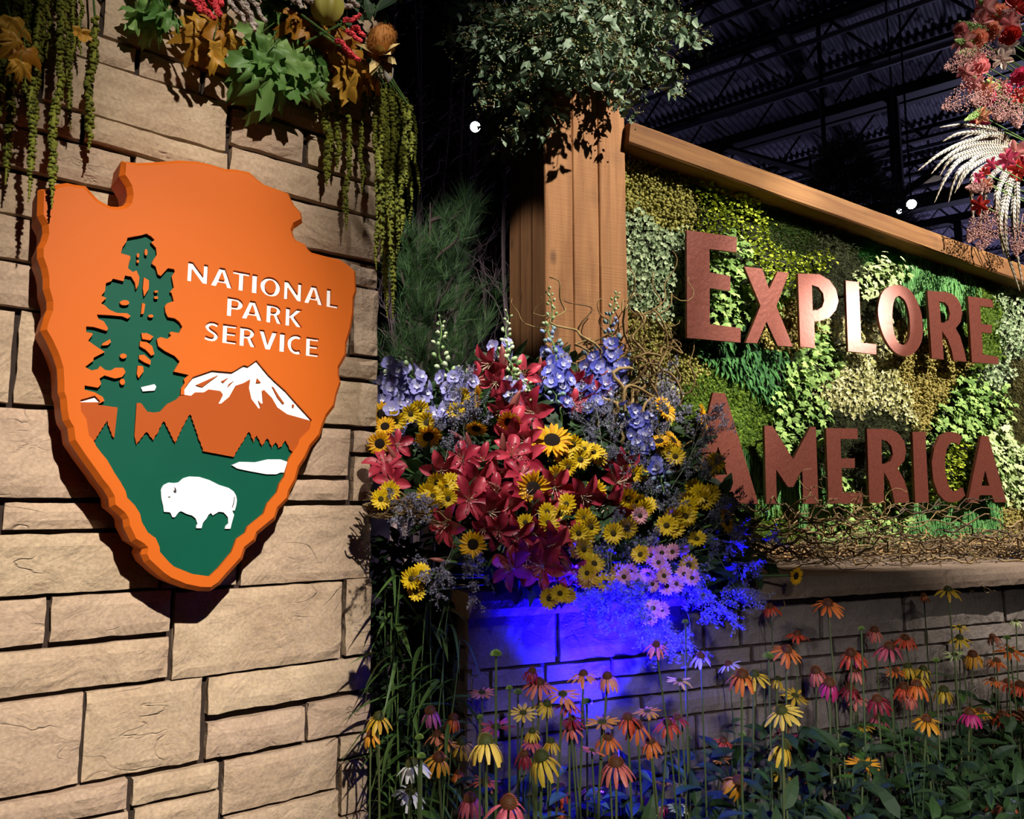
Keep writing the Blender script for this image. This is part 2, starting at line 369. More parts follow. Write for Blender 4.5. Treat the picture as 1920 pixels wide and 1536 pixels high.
# (left x, right x, top y, bottom y, at x) of each stone in the photograph
LB = [(-130, 238, 1461, 1515, 230), (-130, 238, 1522, 1640, 230), (247, 410, 1460, 1511, 255), (247, 410, 1517, 1660, 255), (418, 634, 1427, 1529, 425),
      (418, 634, 1534, 1680, 425), (638, 689, 1383, 1425, 640), (638, 688, 1432, 1528, 640), (638, 687, 1534, 1660, 640), (386, 572, 1355, 1425, 390),
      (578, 690, 1319, 1390, 580), (388, 692, 1270, 1340, 392), (-130, 153, 1270, 1426, 375), (156, 378, 1270, 1426, 375), (-130, 316, 1194, 1271, 310),
      (93, 318, 1119, 1205, 95), (-130, 86, 1121, 1208, 80), (324, 640, 1090, 1234, 638), (647, 694, 1086, 1230, 650), (-130, 298, 1002, 1120, 5),
      (304, 446, 1000, 1097, 440), (454, 699, 947, 1084, 690), (4, 300, 942, 995, 10), (-130, -2, 942, 995, 10), (305, 448, 946, 994, 440), (-130, 300, 763, 934, 5),
      (306, 476, 760, 938, 460), (484, 655, 805, 893, 650), (661, 704, 807, 848, 662), (661, 703, 855, 940, 662), (484, 654, 900, 939, 650), (484, 705, 719, 800, 690),
      (300, 478, 690, 752, 470), (484, 706, 673, 711, 690), (661, 708, 543, 668, 690), (484, 654, 538, 664, 650), (434, 708, 496, 537, 690), (434, 708, 412, 489, 690),
      (430, 707, 349, 404, 690), (433, 569, 223, 287, 500), (577, 706, 269, 327, 640), (80, 425, 155, 251, 300), (-130, 74, 155, 251, 300), (157, 425, 229, 277, 200),
      (-130, 152, 229, 277, 200), (-130, 243, 283, 353, 200), (250, 425, 283, 353, 200), (-130, 428, 321, 400, 20), (-130, 428, 406, 486, 20), (-130, 428, 492, 574, 20),
      (-130, 22, 582, 757, 5), (30, 296, 582, 757, 35), (304, 428, 500, 660, 420), (80, 255, 106, 152, 300), (-130, 74, 106, 152, 300), (262, 377, 106, 152, 300), (384, 706, 106, 152, 300),
      (-130, 190, 0, 100, 300), (196, 470, 0, 100, 300), (477, 706, 0, 100, 300), (-130, 330, -160, -6, 300), (338, 706, -160, -6, 300)]
zt = PL.sz(300, -165)[1]; s_l = PL.sz(-135, 900)[0]; s_r = PL.sz(699, 945)[0]
b = B(); b.box(s_l, s_r - .02, .02, .30, 0, zt)
wall = part('wall_left', b.mesh('wall_left', MORTAR)); tag(wall, kind='structure')
wall.location = (PL.A.x, PL.A.y, 0); wall.rotation_euler = (0, 0, PL.ang)
for i, (xl, xr, yt, yb, xr_) in enumerate(LB):
    z1 = PL.sz(xr_, yt)[1]; z0 = PL.sz(xr_, yb)[1]; ym = (yt + yb) / 2
    s0 = PL.sz(xl, ym + (xl - xr_) * (945 - ym) / (2810 - xr_))[0]; s1 = PL.sz(xr, ym + (xr - xr_) * (945 - ym) / (2810 - xr_))[0]
    if xr > 680: s1 = s_r + random.uniform(-.004, .005)
    me = brick_mesh(s1 - s0 - (.004 if xr < 680 else .002), z1 - z0 - .003, .03, STONE, i + 1)
    part('brick', me, wall, Matrix.Translation((s0 + .002, -random.uniform(.002, .014), z0 + .0015)))
# lower courses of the same wall, below the frame
z = PL.sz(230, 1640)[1]
while z > .03:
    h = min(random.choice((.07, .11, .16)), z); s = s_l
    while s < s_r - .05:
        wd = min(random.uniform(.2, .42), s_r - s)
        if s_r - s - wd < .08: wd = s_r - s
        part('brick', brick_mesh(wd - .012, h - .012, .03, STONE, random.random() * 99, .05), wall, Matrix.Translation((s, -.006, z - h + .006)))
        s += wd
    z -= h

# low wall under the moss panel
sb0 = PR.sz(878, 1250, BASE_OFF)[0]; sb1 = PR.sz(1990, 1200, BASE_OFF)[0]
zb = LEDGE_Z - .068
low = part('wall_low', B().box(sb0 + .012, sb1, -BASE_OFF + .012, .05, 0, zb - .002).mesh('wall_low', MORTAR)); tag(low, kind='structure')
low.location = (PR.A.x, PR.A.y, 0); low.rotation_euler = (0, 0, PR.ang)
def zR(px, py): return PR.sz(px, py, BASE_OFF)[1]
def sR(px, py=1180): return PR.sz(px, py, BASE_OFF)[0]
zk1 = (zR(1180, 1228) + zR(1693, 1183) + zR(1396, 1210)) / 3
rows = [(zk1, zb - .004, [(878, 1044), (1050, 1320), (1326, 1387), (1393, 1538), (1543, 1694), (1700, 1886), (1892, 1985)])]
z = zk1
pats = [[(878, 920), (925, 1020), (1027, 1145), (1150, 1300), (1305, 1408), (1414, 1560), (1566, 1735), (1741, 1985)],
        [(878, 1010), (1016, 1130), (1136, 1342), (1348, 1497), (1503, 1600), (1606, 1770), (1776, 1985)],
        [(878, 940), (946, 1090), (1096, 1200), (1206, 1410), (1416, 1502), (1508, 1700), (1706, 1985)]]
for i, h in enumerate((.055, .062, .075, .105, .06, .105, .075, .06, .105, .06, .1, .09, .08)):
    h = min(h, z - .002)
    if h < .03: break
    rows.append((z - h, z - .006, pats[i % 3])); z -= h
for r, (z0, z1, pt) in enumerate(rows):
    for i, (a, c) in enumerate(pt):
        s0, s1 = sR(a), sR(c)
        if i == 0: s0 = sb0
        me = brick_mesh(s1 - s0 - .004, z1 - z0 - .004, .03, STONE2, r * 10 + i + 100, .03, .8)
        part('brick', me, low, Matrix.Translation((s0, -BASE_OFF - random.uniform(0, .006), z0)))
# stones on the end face of the low wall
z = .02
while z < zb - .05:
    h = random.choice((.07, .1, .12)); h = min(h, zb - z)
    y = 0
    while y < .6:
        wd = min(random.uniform(.18, .32), .62 - y)
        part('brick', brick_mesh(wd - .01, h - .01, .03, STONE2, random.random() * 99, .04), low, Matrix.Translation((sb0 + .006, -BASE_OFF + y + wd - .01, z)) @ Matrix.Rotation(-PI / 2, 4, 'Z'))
        y += wd
    z += h

# capstones of the ledge
led = thing('stone_ledge', 'long stone ledge capping the low wall below the moss panel', 'ledge', (PR.A.x, PR.A.y, LEDGE_Z - .068), PR.ang)
cuts = [sb0 - .03, sR(1150), sR(1480), sR(1745), sR(2000)]
for a, c in zip(cuts[:-1], cuts[1:]):
    me = brick_mesh(c - a - .003, .068, .77, SLAB, random.random() * 50, .03, .35)
    o = part('capstone', me, led, Matrix.Translation((a, -LEDGE_OFF, 0)))

# ------------------------------------------------------------------ timber post and beams
POST_OFF = .09
c0 = PR.sz(1022, 600, POST_OFF)[0]; c1 = PR.sz(1177, 500, POST_OFF)[0]
pdep = .345
ztop = 3.3
post = thing('timber_post', 'square post clad in upright cedar boards beside the moss panel', 'post', (PR.A.x, PR.A.y, LEDGE_Z), PR.ang)
part('core', B().box(c0 + .02, c1 - .02, -POST_OFF + .02, -POST_OFF + pdep - .02, 0, ztop - LEDGE_Z).mesh('core', mat('post_core', srgb(60, 40, 26), rough=.9)), post)
def board(w_, t, h, m=CEDAR, ax='z'):
    b = B(); n = 14
    zs = np.linspace(0, h, n + 1)
    r = .004
    prof = [(0, t), (0, r), (r, 0), (w_ - r, 0), (w_, r), (w_, t)]
    V = []; 
    for z in zs:
        dx = random.uniform(-.0008, .0008)
        V += [(x + dx, y, z) for x, y in prof]
    k = len(prof)
    F = [(i * k + j, i * k + (j + 1) % k, (i + 1) * k + (j + 1) % k, (i + 1) * k + j) for i in range(n) for j in range(k)]
    F += [tuple(range(k))[0:4], (0, 3, 4, 5), tuple(n * k + q for q in (3, 2, 1, 0)), tuple(n * k + q for q in (5, 4, 3, 0))]
    return b.add(V, np.array(F)).mesh('board', m, fix=True)
ed = [c0, PR.sz(1076, 500, POST_OFF)[0], PR.sz(1126, 500, POST_OFF)[0], c1]
for i in range(3):
    g = .0022 if i != 1 else .004
    part('board', board(ed[i + 1] - ed[i] - g, .022, ztop - LEDGE_Z), post, Matrix.Translation((ed[i], -POST_OFF, 0)))
for i in range(3):                                   # left face boards
    wd = pdep / 3
    part('board', board(wd - .003, .022, ztop - LEDGE_Z), post, Matrix.Translation((c0 + .0005, -POST_OFF + pdep - i * wd, 0)) @ Matrix.Rotation(-PI / 2, 4, 'Z'))
for i in range(3):                                   # right face boards
    wd = pdep / 3
    part('board', board(wd - .003, .022, ztop - LEDGE_Z), post, Matrix.Translation((c1 - .0005, -POST_OFF + .024 + i * (pdep - .024) / 3, 0)) @ Matrix.Rotation(PI / 2, 4, 'Z'))

def timber(name, label, p0, p1, h, dep, m):          # p0,p1: world ends of the upper front edge
    L = (p1 - p0).length
    b = B(); n = 22; r = .007
    prof = [(0, -h + r), (r, -h), (dep - r, -h), (dep, -h + r), (dep, -r), (dep - r, 0), (r, 0), (0, -r)]
    V = []
    for i in range(n + 1):
        q = i / n * L
        V += [(q, y + .002 * noise.noise(Vector((q * 4, j, 0))), z + .003 * noise.noise(Vector((q * 3, j, 5)))) for j, (y, z) in enumerate(prof)]
    k = 8
    F = [(i * k + j, i * k + (j + 1) % k, (i + 1) * k + (j + 1) % k, (i + 1) * k + j) for i in range(n) for j in range(k)]
    for q in (0, n * k): F += [(q, q + 1, q + 2, q + 3), (q, q + 3, q + 4, q + 7), (q + 4, q + 5, q + 6, q + 7)]
    o = part(name, b.add(V, np.array(F)).mesh(name, m, fix=True)); tag(o, label, 'beam')
    X = (p1 - p0).normalized(); Yv = -PR.n; Z = X.cross(Yv).normalized()
    o.matrix_world = Matrix(((X.x, Yv.x, Z.x, p0.x), (X.y, Yv.y, Z.y, p0.y), (X.z, Yv.z, Z.z, p0.z), (0, 0, 0, 1)))
    return o
BM_OFF = .13
bp0 = PR.at(1192, 229, BM_OFF); bp1 = PR.at(1920, 496, BM_OFF); bd = (bp1 - bp0)
bp0 = PR.w(c1 + .003, BM_OFF, bp0.z + (c1 + .003 - PR.d.dot(bp0 - PR.A)) * bd.z / bd.dot(PR.d))
hb = bp0.z - PR.at(1180, 268, BM_OFF).z
timber('top_beam', 'weathered timber beam sloping down along the top of the moss panel', bp0, bp0 + bd * 1.25, hb, .19, BEAMW)
q0 = PR.w(c1 + .003, .05, LEDGE_Z + .062); timber('sill_beam', 'pale timber sill lying on the ledge under the moss panel', q0, q0 + PR.d * 3.0, .06, .10, SILLW)

# ------------------------------------------------------------------ prisms from outlines
def prism(outer, holes, y0, y1, m, name, chamfer=0, tint=0):
    """outline in (x,z); solid between depth y0 (front, smaller) and y1"""
    b = B(); rings = [outer] + list(holes)
    polys = [[Vector((x, z, 0)) for x, z in r] for r in rings]
    tri = tessellate_polygon(polys)
    P = [q for r in rings for q in r]; n = len(P)
    V = [(x, y0, z) for x, z in P]; F3 = [tuple(t) for t in tri]
    b.add(V, np.array(F3), tint)
    k = 0
    for ri, r in enumerate(rings):
        m_ = len(r); A = np.array(r)
        if chamfer and ri == 0:
            area = sum(A[i][0] * A[(i + 1) % m_][1] - A[(i + 1) % m_][0] * A[i][1] for i in range(m_))
            sg = 1 if area > 0 else -1
            t = np.roll(A, -1, 0) - np.roll(A, 1, 0); t /= np.linalg.norm(t, axis=1)[:, None] + 1e-9
            nrm = np.stack([t[:, 1], -t[:, 0]], -1) * sg
            A2 = A + nrm * chamfer
            lev = [(A, y0), (A2, y0 + chamfer), (A2, y1)]
        else: lev = [(A, y0), (A, y1)]
        V = [(x, y, z) for a, y in lev for x, z in a]
        F = [(l * m_ + i, l * m_ + (i + 1) % m_, (l + 1) * m_ + (i + 1) % m_, (l + 1) * m_ + i) for l in range(len(lev) - 1) for i in range(m_)]
        b.add(V, np.array(F), tint)
    return b.mesh(name, m)

# ------------------------------------------------------------------ the arrowhead sign
ORANGE = mat('orange_paint', srgb(192, 92, 25), srgb(199, 96, 27), .5, mode='noise', noise_scale=3, spec=.12)
BROWNO = mat('burnt_orange_paint', srgb(166, 77, 26), srgb(160, 72, 24), .5, spec=.12, mode='noise', noise_scale=3)
GREEN = mat('deep_green_paint', srgb(4, 74, 58), srgb(6, 80, 62), .5, spec=.12, mode='noise', noise_scale=5)
WHITE = mat('white_paint', srgb(236, 235, 238), rough=.4)
INK = mat('dark_detail', srgb(40, 34, 36), rough=.6)
def Z(pts, x0, y0, k): return [(x0 + a / k, y0 + c / k) for a, c in pts]
outer = [(237, 306), (260, 311), (286, 310), (321, 307.6), (340, 306), (374, 308), (397, 313), (424.6, 321.8), (447, 323), (470, 327.8), (482, 339.5), (496, 350.4), (517, 358),
         (540.5, 366), (548, 384), (562.7, 400.7), (564.5, 410), (549.6, 417.6), (544.4, 430.6), (548, 445), (556, 455), (572, 462), (577, 471), (587.4, 479), (616, 486.6), (639.5, 492),
         (652.5, 500.4), (664, 509), (665.5, 545), (660.8, 558), (660, 585.6), (655, 615.5), (647, 641.6), (646, 664), (632.6, 688), (633, 705.6), (636, 716.5), (629, 736.6), (624.4, 759),
         (610.7, 776.7), (601.6, 798.5), (597, 815), (579.7, 835), (570, 857), (557.9, 875), (552, 898), (540, 919.6), (537.5, 933), (519, 951.7), (513.4, 970), (480, 997.5), (475.6, 1011),
         (457, 1026), (450.4, 1045.6), (423, 1075.4), (409, 1091.5), (395.4, 1101), (377, 1100.6), (349.6, 1095), (322, 1083.4), (308, 1074), (294.6, 1061.7), (280.8, 1049), (276, 1038.8),
         (278.5, 1027), (269, 1018), (255.6, 1010), (251, 999.8), (244, 986), (242, 972), (235, 961), (216.7, 946), (215.5, 931), (205, 912.7), (193.7, 899), (183.8, 884.5), (160, 851.6),
         (142, 824.6), (139, 800.6), (130, 785.7), (127, 767.7), (125.4, 746.7), (121, 734.7), (121, 716.8), (119.4, 689.8), (112, 665.8), (100, 639), (88, 618), (94, 597), (100, 582),
         (100, 564), (93, 540), (92.7, 520), (89, 501), (82, 481.6), (82, 465.8), (88.4, 453.5), (92.4, 437.7), (91, 420), (81.8, 402.5), (83, 358), (101.5, 356.8), (113.8, 351.5),
         (129.7, 349), (138.5, 351.5), (159.6, 354), (166.6, 363.8), (179, 377), (193, 385.8), (208.8, 392.9), (224.6, 394), (238.7, 391), (247.5, 381.4), (251, 365.6), (248, 348),
         (242, 337.5), (235, 327.8)]
rim_l = [(151, 753), (152, 771), (162, 786), (167, 816.7), (174.7, 825), (180.6, 837), (190.8, 850.5), (200.6, 862), (216.7, 889.8), (225.8, 903.5), (236, 922), (238.4, 933), (253, 948), (262.5, 963),
         (266, 979), (277.4, 998.6), (292, 1009), (299, 1025), (300, 1035), (317.5, 1054.8), (326.7, 1062.8), (361, 1076.6), (393, 1081), (409, 1066), (434, 1036), (443.5, 1011), (459.6, 999.8),
         (464, 988), (494, 964), (501, 944.8), (519, 924), (523.7, 908), (533, 894), (541, 862), (549.6, 847.8), (558, 835), (561.5, 824), (579.7, 805.8), (583, 791), (585, 787.6)]
ridge = [(557.9, 758), (536, 733), (514, 713), (503, 702), (481, 675.5), (465, 687), (457.6, 684.6), (434.8, 698), (398, 694.6), (362, 707), (355.5, 714.7), (345.5, 729), (346, 740)]
tree = [(339, 740.5), (339.7, 728.6), (346.5, 718.5), (344.8, 711.7), (354, 703), (326, 697), (337, 678), (328, 667.7), (309, 658), (297, 649), (294, 636), (300.8, 632), (314, 635.5), (321, 629.6),
        (317.7, 625), (321, 622), (336, 624.5), (342, 612.7), (336, 603), (327.6, 596.9), (314.7, 594.7), (310, 584.7), (309, 574.7), (313, 569), (326, 564.6), (321.9, 550), (319, 547.5),
        (326, 538.9), (321.9, 518.8), (328, 508.8), (326, 504.5), (314.7, 503), (307.5, 511), (301.8, 517.4), (296, 514.5), (291.8, 500), (284.6, 494.5), (287.5, 487.3), (294, 478), (292.5, 464.4),
        (283, 454.4), (290.4, 450), (283, 443), (274.6, 438), (266, 440.8), (238.8, 445.8), (237, 453.7), (230, 463), (226.6, 475), (243, 479.4), (245, 483), (241.7, 493), (240, 503), (248.8, 510),
        (256, 507.4), (261.7, 520), (259.6, 534.6), (255, 543), (253, 530), (246, 518.8), (234.5, 516.7), (231.7, 527.4), (211.6, 522.4), (208.7, 527.4), (198.7, 531), (197, 546), (190, 554.6),
        (199.4, 559), (189.4, 569), (197, 573), (204.4, 580.4), (218.8, 586.8), (238.8, 587.5), (245, 592.6), (240, 597.6), (228.8, 593), (204.4, 591), (181.5, 589.7), (184.4, 598), (194.4, 602.6),
        (203, 616), (200, 620.5), (175.8, 613), (161.5, 612), (161.5, 622.6), (173, 624.8), (173.9, 627), (165.4, 639), (182, 650.8), (196.7, 660), (175.5, 671), (175.5, 676), (159.5, 688),
        (172, 694.8), (184, 692), (188, 686), (197.5, 694), (207.7, 694.8), (216, 689.7), (231.4, 689.7), (235.6, 698), (229.7, 706.6), (216, 710), (195.9, 704), (186.5, 710), (190, 720), (184, 727),
        (158.6, 722.7), (158.6, 731), (177, 735.4), (192.5, 744), (195.9, 751.5), (184.9, 757.4), (188, 752), (178, 742), (151, 749.8)]
def ell(cx, cy, rx, ry, n=10): return [(cx + rx * math.cos(2 * PI * i / n), cy + ry * math.sin(2 * PI * i / n)) for i in range(n)]
isl = [ell(274, 473, 2.9, 6.4), ell(259, 478.7, 2.6, 4.3), ell(258.6, 490, 2.6, 2.9), [(270, 520), (279.6, 526), (279, 541.7), (270.3, 556), (268, 541)], ell(293, 546.7, 3.6, 2.4), ell(293, 558, 3.8, 2.6),
       ell(233.8, 567.5, 9, 5), [(266.7, 568), (272.5, 570), (269.6, 588), (264.6, 589)], ell(283, 592.6, 5, 3), [(265, 625), (275.4, 624.5), (288, 631), (282, 638), (267, 635.5)],
       [(262.7, 640), (275.4, 641.5), (285.6, 649), (289.8, 664), (284, 667), (273.7, 656), (262, 649)], [(261, 666), (270, 665), (283, 676), (282, 684), (272, 680), (261, 673)],
       [(258.5, 685.5), (268.6, 687), (269.5, 696.5), (260, 709), (256.8, 701.6)], [(206, 636), (208.5, 641.5), (202.6, 647), (190.8, 648), (192.5, 644)], ell(231.4, 667.7, 6.4, 5), ell(229.7, 716, 5, 6)]
def jag(a, c, n, amp):                               # a saw-toothed conifer edge
    out = []
    for i in range(n):
        t = i / n; x = a[0] + (c[0] - a[0]) * t; y = a[1] + (c[1] - a[1]) * t
        out.append((x + (amp if i % 2 else 0), y))
    return out
def jagline(pts, amp=2.0):
    o = []
    for a, c in zip(pts[:-1], pts[1:]): o += jag(a, c, max(2, int(math.hypot(c[0] - a[0], c[1] - a[1]) / 4.5)), amp if c[1] > a[1] else -amp)
    return o + [pts[-1]]
brown1 = [(151, 754), (183, 754), (184.9, 759), (221, 764), (215, 820)] + jagline([(212.8, 820), (201, 788), (176.4, 826.8)], 1.5) + [(167, 816.5), (162, 786), (152, 771)]
mlow = [(346, 740), (359, 742), (366.5, 735.6), (382.9, 735.6), (392, 730), (413.9, 733), (419, 740), (410, 756.6), (415.7, 756.6), (431, 743.9), (443, 722.9), (457.6, 718), (470, 711), (467.6, 727.4),
        (472, 747.5), (486, 766.6), (489.5, 764), (485, 751), (491, 757), (494, 756), (492, 733), (495.9, 731), (510.5, 745.7), (521, 764), (539.6, 776.7), (581.6, 788.6)]
brown2 = [(256.8, 755.7), (265, 755.7), (277, 771.8), (289, 773.5), (300.8, 771.8), (314, 757.4), (331, 749), (339, 741)] + mlow + [(583, 791), (579.7, 805.8), (561.5, 824), (558, 835), (549.6, 847.8)] + \
    jagline([(543, 842), (536, 826), (529.6, 836.8), (523, 840.5), (517.7, 829.5), (510.5, 840.5), (502, 822), (492, 838.6), (482, 816.8), (475.8, 829.5), (467.6, 809.5), (455.8, 829.5), (439, 856.9)], -1.6) + [(381, 846)] + \
    jagline([(381, 845), (372, 820), (357, 776.7), (344.6, 798.5), (329, 833), (307.6, 789.6), (295.7, 813), (287, 826), (275.4, 809.9), (256.8, 833.6)], -1.6) + [(252.6, 818)]
snow = [(585, 787.6)] + ridge + mlow[1:]
rocks = [[(368, 722), (410, 703), (380, 725.6)], [(415.7, 714.7), (429, 708), (419, 717.4)], [(439, 713.8), (427.5, 725.6), (430, 720)], [(483, 709), (490, 717), (481, 718)],
         [(511, 725), (514, 726), (524, 742), (534, 756), (531, 757), (521, 745)], ell(550.5, 761, 2, 3)]
bis = Z([(535, 260), (545, 235), (560, 215), (600, 196), (640, 200), (680, 195), (720, 160), (770, 146), (850, 150), (930, 175), (1010, 215), (1090, 240), (1130, 268), (1150, 300), (1158, 340), (1152, 385), (1140, 425), (1124, 425),
         (1118, 400), (1124, 440), (1135, 460), (1115, 530), (1105, 575), (1060, 575), (1066, 552), (1088, 532), (1085, 480), (1050, 440), (1010, 435), (960, 465), (945, 445), (925, 460), (910, 490), (880, 525), (868, 570), (825, 570),
         (825, 550), (836, 535), (820, 490), (790, 465), (750, 455), (700, 430), (680, 440), (650, 480), (630, 480), (610, 440), (560, 435), (555, 390), (540, 330)], 180, 860, 4.3636)
horn = Z([(645, 228), (660, 250), (662, 278), (648, 284), (634, 268), (648, 256)], 180, 860, 4.3636); eye = Z(ell(603, 315, 11, 6), 180, 860, 4.3636)
tailg = Z([(1136, 310), (1141, 315), (1134, 365), (1122, 405), (1117, 400), (1128, 360)], 180, 860, 4.3636)
lake = Z([(580, 1165), (660, 1130), (820, 1135), (950, 1105), (1080, 1105), (1152, 1130), (1118, 1240), (1080, 1240), (1040, 1258), (940, 1258), (760, 1225), (640, 1200)], 330, 660, 5.486)

def arcp(cx, cy, rx, ry, a0, a1, n): return [(cx + rx * math.cos(math.radians(a0 + (a1 - a0) * i / n)), cy + ry * math.sin(math.radians(a0 + (a1 - a0) * i / n))) for i in range(n + 1)]
def stroke(pts, t):
    P = np.array(pts, float); T = np.gradient(P, axis=0); T /= np.linalg.norm(T, axis=1)[:, None]; N_ = np.stack([-T[:, 1], T[:, 0]], -1)
    return [tuple(q) for q in P + N_ * t / 2] + [tuple(q) for q in (P - N_ * t / 2)[::-1]]
def smooth(pts, n=4):
    P = [Vector((x, y, 0)) for x, y in pts]; out = []
    for i in range(len(P) - 1):
        a, b_, c, d = P[max(i - 1, 0)], P[i], P[i + 1], P[min(i + 2, len(P) - 1)]
        for k in range(n):
            t = k / n
            q = .5 * ((2 * b_) + (c - a) * t + (2 * a - 5 * b_ + 4 * c - d) * t * t + (3 * b_ - a - 3 * c + d) * t ** 3); out.append((q.x, q.y))
    return out + [pts[-1]]
def glyph(ch, w, t=.24):
    h = []
    if ch == 'N': o = [(0, 0), (0, 1), (t * .95, 1), (w - t * .85, .36), (w - t * .85, 1), (w, 1), (w, 0), (w - t * .95, 0), (t * .85, .64), (t * .85, 0)]
    elif ch == 'A': o = [(0, 0), (w / 2 - .14, 1), (w / 2 + .14, 1), (w, 0), (w - .27, 0), (w - .345, .22), (.345, .22), (.27, 0)]; h = [[(w / 2, .80), (w - .40, .37), (.40, .37)]]
    elif ch == 'T': o = [(w / 2 - t / 2, 0), (w / 2 - t / 2, .83), (0, .83), (0, 1), (w, 1), (w, .83), (w / 2 + t / 2, .83), (w / 2 + t / 2, 0)]
    elif ch == 'I': o = [(0, 0), (0, 1), (w, 1), (w, 0)]
    elif ch == 'O': o = arcp(w / 2, .5, w / 2, .52, 0, 345, 23); h = [arcp(w / 2, .5, w / 2 - t * 1.05, .36, 0, 345, 23)]
    elif ch == 'L': o = [(0, 0), (0, 1), (t, 1), (t, .17), (w, .17), (w, 0)]
    elif ch == 'P': o = [(0, 0), (0, 1), (w * .5, 1)] + arcp(w * .52, .69, w * .48, .31, 80, -80, 8) + [(w * .5, .38), (t, .38), (t, 0)]; h = [[(t, .84), (w * .5, .84)] + arcp(w * .5, .695, w * .22, .145, 70, -70, 5) + [(w * .5, .55), (t, .55)]]
    elif ch == 'R': o = [(0, 0), (0, 1), (w * .45, 1)] + arcp(w * .47, .715, w * .43, .285, 80, -60, 7) + [(w, 0), (w - t * 1.15, 0), (.45 * w, .42), (t, .42), (t, 0)]; h = [[(t, .84), (w * .45, .84)] + arcp(w * .45, .715, w * .2, .125, 70, -70, 5) + [(w * .45, .58), (t, .58)]]
    elif ch == 'K': o = [(0, 0), (0, 1), (t, 1), (t, .6), (w - t * 1.35, 1), (w, 1), (.42 * w + .08, .56), (w + .03, 0), (w - t * 1.3, 0), (t, .47), (t, 0)]
    elif ch == 'S': o = stroke(smooth([(.9 * w, .84), (.66 * w, .91), (.36 * w, .89), (.18 * w, .73), (.34 * w, .57), (.68 * w, .43), (.83 * w, .27), (.66 * w, .11), (.36 * w, .09), (.06 * w, .15)]), t * .82)
    elif ch == 'E': o = [(0, 0), (0, 1), (w, 1), (w, .84), (t, .84), (t, .59), (w * .93, .59), (w * .93, .43), (t, .43), (t, .16), (w, .16), (w, 0)]
    elif ch == 'V': o = [(0, 1), (t * 1.08, 1), (w / 2, .3), (w - t * 1.08, 1), (w, 1), (w / 2 + .13, 0), (w / 2 - .13, 0)]
    elif ch == 'C': o = stroke(arcp(w * .56, .5, w * .56 - t * .45, .42, 58, 302, 22), t * .9)
    return o, h
SIGNC = PL.sz(370, 700, SIGN_OFF)
sign = thing('arrowhead_sign', 'thick orange arrowhead-shaped sign with green tree, white mountain and bison on stone wall', 'sign', PL.w(SIGNC[0], 0, SIGNC[1]), PL.ang)
def S(pts): return [(a - SIGNC[0], c - SIGNC[1]) for a, c in (PL.sz(x, y, SIGN_OFF) for x, y in pts)]
let = []
def textline(word, xs, top, base):
    for ch, (xa, xb) in zip(word, xs):
        tl = Z([(xa, top[1] + (xa - top[0]) * top[2]), (xb, top[1] + (xb - top[0]) * top[2]), (xa, base[1] + (xa - base[0]) * base[2]), (xb, base[1] + (xb - base[0]) * base[2])], 330, 470, 5.818)
        q = S(tl); x0 = (q[0][0] + q[2][0]) / 2; x1 = (q[1][0] + q[3][0]) / 2
        zt_ = ((q[0][1] + q[1][1]) / 2); zb_ = (q[2][1] + q[3][1]) / 2; H = zt_ - zb_
        o, h = glyph(ch, (x1 - x0) / H)
        let.append(([(x0 + a * H, zb_ + c * H) for a, c in o], [[(x0 + a * H, zb_ + c * H) for a, c in r] for r in h]))
textline('NATIONAL', [(130, 347), (385, 620), (622, 803), (832, 887), (922, 1141), (1182, 1370), (1402, 1605), (1645, 1768)], (145, 118, .1974), (128, 327, .1863))
textline('PARK', [(560, 732), (722, 948), (990, 1160), (1198, 1378)], (575, 503, .18), (560, 707, .165))
textline('SERVICE', [(312, 470), (510, 660), (698, 874), (905, 1105), (1132, 1188), (1218, 1392), (1420, 1555)], (525, 798, .158), (510, 1003, .154))
hole = S(rim_l + ridge + tree)
yf = -SIGN_OFF; RC = .009
lh = [l[0] for l in let]
part('face', prism(S(outer), [hole] + lh, yf, yf + .012, ORANGE, 'face', 0), sign)
# body with chamfered rim behind the face sheet
def ring(outer_, y0, ch, y1, m):
    A = np.array(outer_); k = len(A)
    area = sum(A[i][0] * A[(i + 1) % k][1] - A[(i + 1) % k][0] * A[i][1] for i in range(k)); sg = 1 if area > 0 else -1
    t = np.roll(A, -1, 0) - np.roll(A, 1, 0); t /= np.linalg.norm(t, axis=1)[:, None]; nr = np.stack([t[:, 1], -t[:, 0]], -1) * sg
    A2 = A + nr * ch
    b = B(); V = [(x, y, z) for a, y in ((A, y0), (A2, y0 + ch * 1.2), (A2, y1)) for x, z in a]
    F = [(l * k + i, l * k + (i + 1) % k, (l + 1) * k + (i + 1) % k, (l + 1) * k + i) for l in range(2) for i in range(k)]
    b.add(V, np.array(F))
    tri = tessellate_polygon([[Vector((x, z, 0)) for x, z in A2]])
    b.add([(x, y1, z) for x, z in A2], np.array(tri))
    return b.mesh('body', m)
part('body', ring(S(outer), yf, .011, yf + .095, ORANGE), sign)
part('ground', prism(hole, [], yf + RC, yf + .02, GREEN, 'ground'), sign)
bmat = {'o': ORANGE, 'b': BROWNO, 'w': WHITE, 'k': INK}
for p_ in isl: part('tree_gap', prism(S(p_), [], yf + .0005, yf + RC + .004, ORANGE, 'tree_gap'), sign)
part('hillside', prism(S(brown1), [], yf + .0025, yf + RC + .004, BROWNO, 'hillside'), sign)
part('hillside', prism(S(brown2), [], yf + .0025, yf + RC + .004, BROWNO, 'hillside'), sign)
part('mountain', prism(S(snow), [], yf + .006, yf + RC + .004, WHITE, 'mountain'), sign)
for p_ in rocks: part('bare_rock', prism(S(p_), [], yf + .003, yf + .008, BROWNO, 'bare_rock'), sign)
